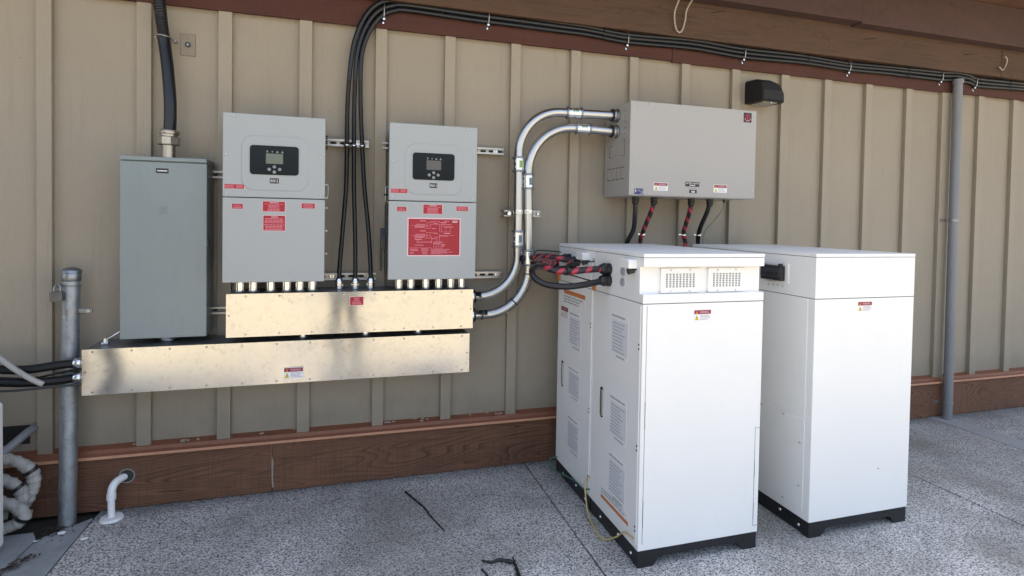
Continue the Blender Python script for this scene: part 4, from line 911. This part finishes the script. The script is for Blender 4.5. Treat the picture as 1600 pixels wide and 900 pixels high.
for k, (x, z, dx) in enumerate([(2.31, 2.935, .11), (3.62, 2.90, .12), (4.62, 2.89, .16), (1.14, 2.93, .06)]):
    a = MB(); a.tube([(x, -.1005, z), (x+dx*.5, -.103, z+.012), (x+dx, -.101, z+.02)], [.0025, .003, .0015], M_STUD, 6); a.build('wood_check', bld)

# ------------------------------------------------------------------ galvanised post and grey downpipe
t = thing('galvanised_post', 'mottled galvanised steel post with domed cap and hanging padlock', 'post', (-1.292, -.13, 0))
a = MB(); a.tube([(-1.293, -.13, -.01), (-1.273, -.13, 1.225)], .0365, M_GALV, 28); a.build('pipe', t)
a = MB(); a.cyl((-1.2735, -.13, 1.195), (-1.2728, -.13, 1.238), .0400, M_GALVB, 28, None, .002); a.tubeflat([Vector((-1.2728, -.13, 1.238)), Vector((-1.2727, -.13, 1.246)), Vector((-1.2727, -.13, 1.256)), Vector((-1.2726, -.13, 1.262))], [.044, .043, .031, .014], M_GALVB, 28); a.build('cap', t)
a = MB(); a.cyl((-1.276, -.13, 1.035), (-1.2755, -.13, 1.062), .0395, M_GALVB, 28); a.box(-1.245, -1.185, -.142, -.130, 1.038, 1.060, M_GALVB, .002); a.cyl((-1.197, -.128, 1.049), (-1.197, -.152, 1.049), .009, M_SCREW, 6); a.build('strap', t)
a = MB(); a.tube([(-1.273+.040*math.cos(R(q)), -.13+.040*math.sin(R(q)), 1.175-.004*math.cos(R(q))) for q in range(0, 361, 15)], .002, M_GALVB, 6, cap=False); a.build('wire_seal', t)
M_LOCK = metal('old_brass', (.24, .23, .22), .5, (3, 3, 3), .4, .6)
t = thing('padlock', 'small weathered metal padlock hanging on the left of the galvanised post', 'padlock', (-1.31, -.17, 1.12))
a = MB(); a.prism(rrect(-1.338, -1.288, 1.102, 1.150, .008), 'y', -.194, -.168, M_LOCK, .002)
for z in (1.115, 1.127, 1.139): a.box(-1.336, -1.289, -.1915, -.1665, z, z+.004, M_LOCK)
a.build('lock_body', t)
a = MB(); a.tube([(-1.325, -.179, 1.150), (-1.325, -.178, 1.168), (-1.318, -.177, 1.180), (-1.308, -.176, 1.182), (-1.300, -.176, 1.170), (-1.300, -.178, 1.150)], .0045, M_GALVB, 8); a.cyl((-1.316, -.16, 1.176), (-1.295, -.165, 1.176), .009, M_GALVB, 10); a.build('shackle', t)

t = thing('grey_riser_pipe', 'tall grey plastic pipe running from the ground to the eaves at the right', 'pipe', (4.595, -.095, 0))
a = MB(); a.tube([(4.597, -.092, 0), (4.608, -.075, 2.695)], .034, M_GREY, 24); a.build('pipe', t)
a = MB(); a.cyl((4.608, -.075, 2.665), (4.608, -.075, 2.70), .040, M_GREY, 20); a.build('top_coupling', t)
for z in (1.585, .125):
    a = MB(); x = 4.597+(4.608-4.597)*z/2.695; y = -.092+.017*z/2.695; a.cyl((x, y, z-.009), (x, y, z+.009), .0375, M_GALVB if z > 1 else M_GREY, 24); a.box(x-.075, x-.03, -.04, -.02, z-.009, z+.009, M_GALVB if z > 1 else M_GREY, .002); a.cyl((x-.062, -.04, z), (x-.062, -.048, z), .008, M_SCREW, 8); a.build('pipe_strap', t)
a = MB(); a.cyl((4.597, -.092, .0), (4.597, -.092, .02), .044, M_GREY, 20); a.build('foot_collar', t)

# ------------------------------------------------------------------ left corner: cables, grey conduit, air conditioner, lagged pipes, drain
LG = 'black cables entering the left end of the long trough'
for k, (zz, lab) in enumerate([(.808, 'upper thick black cable entering the left end of the long trough'), (.738, 'lower thick black cable entering the left end of the long trough')]):
    pts = [(-1.215, -.2, zz), (-1.30, -.203, zz-.006-.003*k), (-1.42, -.21, zz-.018+.008*k), (-1.55, -.21, zz-.008+.01*k), (-1.8, -.2, zz+.03), (-2.3, -.18, zz+.12)]
    t = thing('feed_cable', lab, 'cable', pts[0], LG)
    a = MB(); a.tube(spline(pts, 10), .0205, M_RUB, 16); a.build('sheath', t)
    a = MB(); a.cyl((-1.177, -.2, zz), (-1.196, -.2, zz), .023, M_ZINC, 8, .021, .002); a.cyl((-1.196, -.2, zz), (-1.203, -.2, zz), .018, M_ZINC, 16); a.cyl((-1.203, -.2, zz), (-1.236, -.2, zz), .0245, M_ZINC, 16, .0225, .002); a.build('compression_fitting', t)
wire([(-1.18, -.17, .775), (-1.30, -.18, .760), (-1.42, -.185, .742), (-1.60, -.18, .76), (-1.9, -.15, .80)], M_RUB, 'thin black lead slack between the two thick cables', .005)
wire([(-1.19, -.23, .712), (-1.33, -.24, .708), (-1.5, -.23, .700), (-1.8, -.22, .72)], M_DKGREY, 'thin dark lead sagging just under the lower thick cable', .006)
t = thing('grey_flexible_pipe', 'pale grey flexible pipe crossing in front of the thick black cables', 'pipe', (-1.34, -.24, .73))
a = MB(); a.tube(spline([(-1.345, -.235, .722), (-1.40, -.245, .762), (-1.47, -.25, .825), (-1.54, -.25, .897), (-1.64, -.25, 1.0), (-1.8, -.25, 1.2)], 10), .0125, M_GREY if False else M_HOSE, 14); a.build('sleeve', t)

t = thing('air_conditioner', 'white outdoor air conditioner unit just entering the picture at the left', 'air conditioner', (-1.9, -.55, .012))
b = bmesh.new(); bmesh.ops.create_cube(b, size=1)
for v in b.verts: v.co = Vector((-1.874+v.co.x*.87, -.52+v.co.y*.34, .365+v.co.z*.655))
bmesh.ops.bevel(b, geom=b.edges[:], offset=.022, segments=4, affect='EDGES', profile=.5)
a = MB(); a.bm(b, M_WHITE, False); a.build('casing', t)
a = MB()
for k in range(16): a.box(-2.28, -1.70, -.700, -.692, .10+k*.035, .107+k*.035, M_DKGREY, .001)
a.build('grille', t)
for x in (-2.2, -1.56):
    a = MB(); a.box(x-.03, x+.03, -.70, -.34, .012, .04, M_DKGREY, .004); a.build('foot', t)
t = thing('vent_pipe', 'grey plastic pipe slanting out of the wall behind the air conditioner', 'pipe', (-1.47, -.03, .46))
a = MB(); a.tube(spline([(-1.468, -.02, .455), (-1.478, -.06, .450), (-1.52, -.13, .405), (-1.60, -.22, .33), (-1.72, -.32, .24)], 8), .019, M_GREY, 16); a.build('tube', t)
t = thing('wall_opening', 'dark open service hole in the siding beside the air conditioner', 'wall opening', (-1.56, 0, .42))
a = MB(); a.box(-1.64, -1.497, -.0012, -.0006, .37, .465, M_STUD); a.build('hole', t)
LQ = 'lagged pipes curled behind the air conditioner'
for k, (pts, r, lab) in enumerate([
    ([(-1.75, -.20, .36), (-1.60, -.17, .372), (-1.50, -.15, .345), (-1.435, -.14, .285), (-1.425, -.135, .215), (-1.45, -.13, .15), (-1.47, -.12, .12)], .030, 'outermost pale lagged pipe curling down behind the air conditioner'),
    ([(-1.75, -.22, .30), (-1.62, -.20, .300), (-1.53, -.185, .272), (-1.47, -.175, .225), (-1.455, -.17, .165), (-1.48, -.16, .12)], .029, 'second pale lagged pipe, just inside the outermost one'),
    ([(-1.75, -.24, .20), (-1.62, -.23, .205), (-1.52, -.22, .182), (-1.455, -.205, .135), (-1.44, -.20, .085), (-1.50, -.21, .052), (-1.62, -.23, .045), (-1.75, -.24, .045)], .030, 'lowest pale lagged pipe bending back along the concrete'),
    ([(-1.75, -.17, .10), (-1.62, -.17, .098), (-1.50, -.16, .09), (-1.43, -.15, .075)], .024, 'short straight lagged pipe end low against the wall')]):
    a = MB(); a.tube(spline(pts, 12), r, M_HOSE, 16, rfun=lambda d, l, r=r: r*(.84+.15*((d/.031) % 1)+.06*math.sin(d*37+1)+.04*math.sin(d*143)), step=.004)
    tag(a.build('lagged_pipe', origin=pts[0]), lab, 'insulated pipe', LQ)
    for q, i in enumerate((len(pts)//2,)):
        p0 = Vector(pts[i]); e = (Vector(pts[min(i+1, len(pts)-1)])-Vector(pts[i-1])).normalized()
        a = MB(); a.cyl(p0-e*.008, p0+e*.008, r*1.09, M_BLKPL, 16)
        tag(a.build('tape_band', origin=p0), ['black tape band on the outermost lagged pipe', 'black tape band on the second lagged pipe', 'black tape band on the lowest lagged pipe', 'black tape band on the short lagged pipe end'][k], 'tape band', 'tape bands on the lagged pipes')
t = thing('drain_pipe', 'white plastic drain elbow coming out of the base board down to a floor flange', 'drain pipe', (-1.11, -.14, 0))
a = MB(); a.tube(spline([(-1.075, -.03, .172), (-1.088, -.055, .172), (-1.105, -.085, .163), (-1.113, -.105, .14), (-1.113, -.115, .10)], 8), .0185, M_PVC, 20); a.cyl((-1.113, -.115, .092), (-1.113, -.112, .120), .0210, M_PVC, 20); a.build('elbow', t)
a = MB(); a.tube([(-1.113, -.115, .10), (-1.108, -.128, .0)], .0160, M_PVC, 20); a.build('tail', t)
a = MB(); a.cyl((-1.106, -.130, .0005), (-1.106, -.130, .012), .052, M_PVC, 28, .047); a.build('floor_flange', t)
a = MB(); a.cyl((-1.068, -.0365, .176), (-1.068, -.044, .176), .038, M_STRUT, 24); a.cyl((-1.068, -.044, .176), (-1.068, -.046, .176), .031, M_GAP, 24); a.build('escutcheon', t)
# old pipe ring on the base board
a = MB(); a.tube([(-1.375+.032*math.cos(R(q)), -.038, .172+.032*math.sin(R(q))) for q in range(0, 361, 15)], .004, M_BASE, 8, cap=False); tag(a.build('hole_plug_ring', origin=(-1.375, -.038, .172)), 'brown ring of an old hole cover on the base board left of the post', 'hole cover')

# ------------------------------------------------------------------ debris on the ground
def twig(pts, rs, lab, m=M_KBLK):
    a = MB(); sp = spline(pts, 6); n = len(sp); rr = [rs[0]+(rs[1]-rs[0])*i/(n-1) for i in range(n)]
    a.tube(sp, [r*(1+.25*math.sin(i*2.1)) for i, r in enumerate(rr)], m, 8); return tag(a.build('twig', origin=pts[0]), lab, 'twig', 'twigs lying on the patio')
twig([(.326, -.233, .007), (.36, -.32, .006), (.405, -.44, .006), (.425, -.53, .005), (.470, -.687, .004)], (.0055, .003), 'long thin black twig lying alone in the middle of the patio')
twig([(.592, -.985, .006), (.628, -1.012, .008), (.668, -1.008, .010), (.730, -1.045, .008)], (.004, .009), 'thick curved black twig at the bottom edge left of the cabinets', M_KBLK)
twig([(.724, -1.02, .02), (.724, -1.06, .012), (.720, -1.12, .008), (.712, -1.2, .006)], (.003, .011), 'black twig pointing toward the camera at the bottom edge', M_KBLK)
twig([(.578, -1.045, .005), (.588, -1.09, .006), (.600, -1.14, .005)], (.004, .003), 'tiny black twig end at the bottom edge, leftmost of its cluster')
twig([(-.06, -.235, .004), (-.035, -.222, .004), (-.01, -.20, .004)], (.002, .0015), 'very small dark twig near the base board')
random.seed(11)
a = MB()                                       # drift of dead leaves, grit and bark at the wall foot and on the pad
def leaf(x, y, z, s):
    th = random.uniform(0, 6.28); ti = random.uniform(-.5, .5); c, sn = math.cos(th), math.sin(th)
    P = [(-s, 0, 0), (-.3*s, .4*s, ti*s*.4), (.5*s, .3*s, ti*s*.6), (s, 0, 0), (.4*s, -.35*s, -ti*s*.2), (-.4*s, -.3*s, 0)]
    a.add([(x+p[0]*c-p[1]*sn, y+p[0]*sn+p[1]*c, z+.004+abs(p[2])) for p in P], [tuple(range(6))], M_LEAF)
for i in range(90): leaf(random.gauss(-1.335, .055), random.gauss(-.20, .05), .004, random.uniform(.004, .012))
for i in range(60): t_ = random.random(); leaf(-1.40+.10*t_+random.gauss(0, .014), -.62+.22*t_+random.gauss(0, .015), .012, random.uniform(.006, .018))
for i in range(160): leaf(random.uniform(-1.15, 1.2), -.045-abs(random.gauss(0, .014)), 0, random.uniform(.003, .008))
for i in range(40): leaf(random.uniform(2.7, 6), -.045-abs(random.gauss(0, .014)), 0, random.uniform(.003, .008))
o = a.build('leaf_litter', fix=False); o['kind'] = 'stuff'
for k, (x, y, s) in enumerate([(-1.275, -.235, .016), (-1.155, -.32, .014), (-1.36, -.28, .007)]):
    b = bmesh.new(); bmesh.ops.create_icosphere(b, subdivisions=2, radius=s)
    for v in b.verts: v.co = Vector((v.co.x*1.2, v.co.y*.7, v.co.z*.4))*(1+random.uniform(-.15, .15)) + Vector((x, y, .004+s*.3))
    a = MB(); a.bm(b, M_PVC, False); tag(a.build('pale_chip', origin=(x, y, .004)), ['pale chip beside the foot of the galvanised post', 'white flake on the patio near the drain flange', 'tiny pale crumb on the concrete near the lagged pipes'][k], 'chip', 'pale chips on the ground')

# ------------------------------------------------------------------ outside the frame, seen only as reflections and shade
t = thing('shade_fence', 'dark timber fence added out of view to shade the left corner', 'fence', (-1.85, -1.3, 0))  # unseen fence, added only to block light from the left corner
a = MB()
for k in range(8): a.box(-1.81, -1.785, -1.86+k*.14, -1.725+k*.14, .03, 1.9, M_DARKB, .003)
a.build('boards', t)
for y in (-1.8, -.8):
    a = MB(); a.box(-1.91, -1.815, y-.045, y+.045, -.02, 1.95, M_DARKB, .004); a.build('post', t)
t = thing('yard_bollard', 'grey concrete bollard at the left side of the patio', 'bollard', (-1.86, -2.6, 0))
a = MB(); a.cyl((-1.86, -2.6, .0), (-1.86, -2.6, 1.05), .07, M_CONC, 24, None, .01); a.build('shaft', t)
# the photographer, in grey work clothes, just behind the camera
M_SHIRT = painted('grey_shirt', (.12, .13, .15), .85); M_TROU = painted('grey_trousers', (.10, .105, .11), .9); M_SKIN = painted('skin', (.42, .25, .17), .5); M_HAIR = mat('dark_hair', (.02, .014, .01), .7)
def skinned(name, verts, edges, radii, parent, mats, matf):
    me = bpy.data.meshes.new(name); me.from_pydata(verts, edges, []); o = bpy.data.objects.new(name, me); C.objects.link(o)
    md = o.modifiers.new('s', 'SKIN'); me.skin_vertices[0].data[0].use_root = True
    for i, r_ in enumerate(radii): me.skin_vertices[0].data[i].radius = r_ if isinstance(r_, tuple) else (r_, r_)
    sb = o.modifiers.new('u', 'SUBSURF'); sb.levels = 2; sb.render_levels = 2
    dg = bpy.context.evaluated_depsgraph_get(); m2 = bpy.data.meshes.new_from_object(o.evaluated_get(dg)); o.modifiers.clear(); o.data = m2
    m2.materials.clear()
    for m_ in mats: m2.materials.append(m_)
    for p in m2.polygons: p.use_smooth = True; p.material_index = matf(p.center)
    r = parent; base = Vector(r.location)
    for v in m2.vertices: v.co -= base
    o.parent = parent; return o
PY = -3.86
t = thing('person', 'person in grey shirt and grey trousers standing and holding up a phone', 'person', (0, PY, 0))
V = [(0, PY, .95), (0, PY, 1.12), (0, PY, 1.32), (0, PY+.01, 1.45), (0, PY+.02, 1.53), (0, PY+.03, 1.62), (0, PY+.03, 1.70)]
Rr = [(.15, .11), (.14, .10), (.17, .11), (.13, .085), .052, (.075, .09), (.06, .075)]
E_ = [(0, 1), (1, 2), (2, 3), (3, 4), (4, 5), (5, 6)]
for sx in (-1, 1):
    n = len(V); V += [(sx*.20, PY, 1.42), (sx*.27, PY+.05, 1.18), (sx*.12, PY+.22, 1.36), (sx*.095, PY+.25, 1.42)]; Rr += [.058, .042, .032, .026]; E_ += [(3, n), (n, n+1), (n+1, n+2), (n+2, n+3)]
    for q in range(4): V += [(sx*(.088-.002*q), PY+.27, 1.425+.018*q), (sx*.06, PY+.29, 1.43+.018*q)]; Rr += [.0085, .0075]; E_ += [(n+3, len(V)-2), (len(V)-2, len(V)-1)]
    V += [(sx*.085, PY+.235, 1.45), (sx*.06, PY+.24, 1.475)]; Rr += [.010, .009]; E_ += [(n+3, len(V)-2), (len(V)-2, len(V)-1)]
    n = len(V); V += [(sx*.10, PY, .86), (sx*.12, PY+.01, .48), (sx*.13, PY-.02, .08), (sx*.14, PY+.12, .035)]; Rr += [.105, .080, .065, (.05, .04)]; E_ += [(0, n), (n, n+1), (n+1, n+2), (n+2, n+3)]
skinned('body', V, E_, Rr, t, [M_SHIRT, M_TROU, M_SKIN], lambda c: 1 if c.z < .98 else (2 if c.z > 1.50 or c.y > PY+.2 else 0))
b = bmesh.new(); bmesh.ops.create_icosphere(b, subdivisions=3, radius=.1)
for v in b.verts: v.co = Vector((v.co.x*.95, v.co.y*1.08+PY+.005, max(v.co.z, -.03)*1.0+1.70))
a = MB(); a.bm(b, M_HAIR, True); a.build('hair', t)
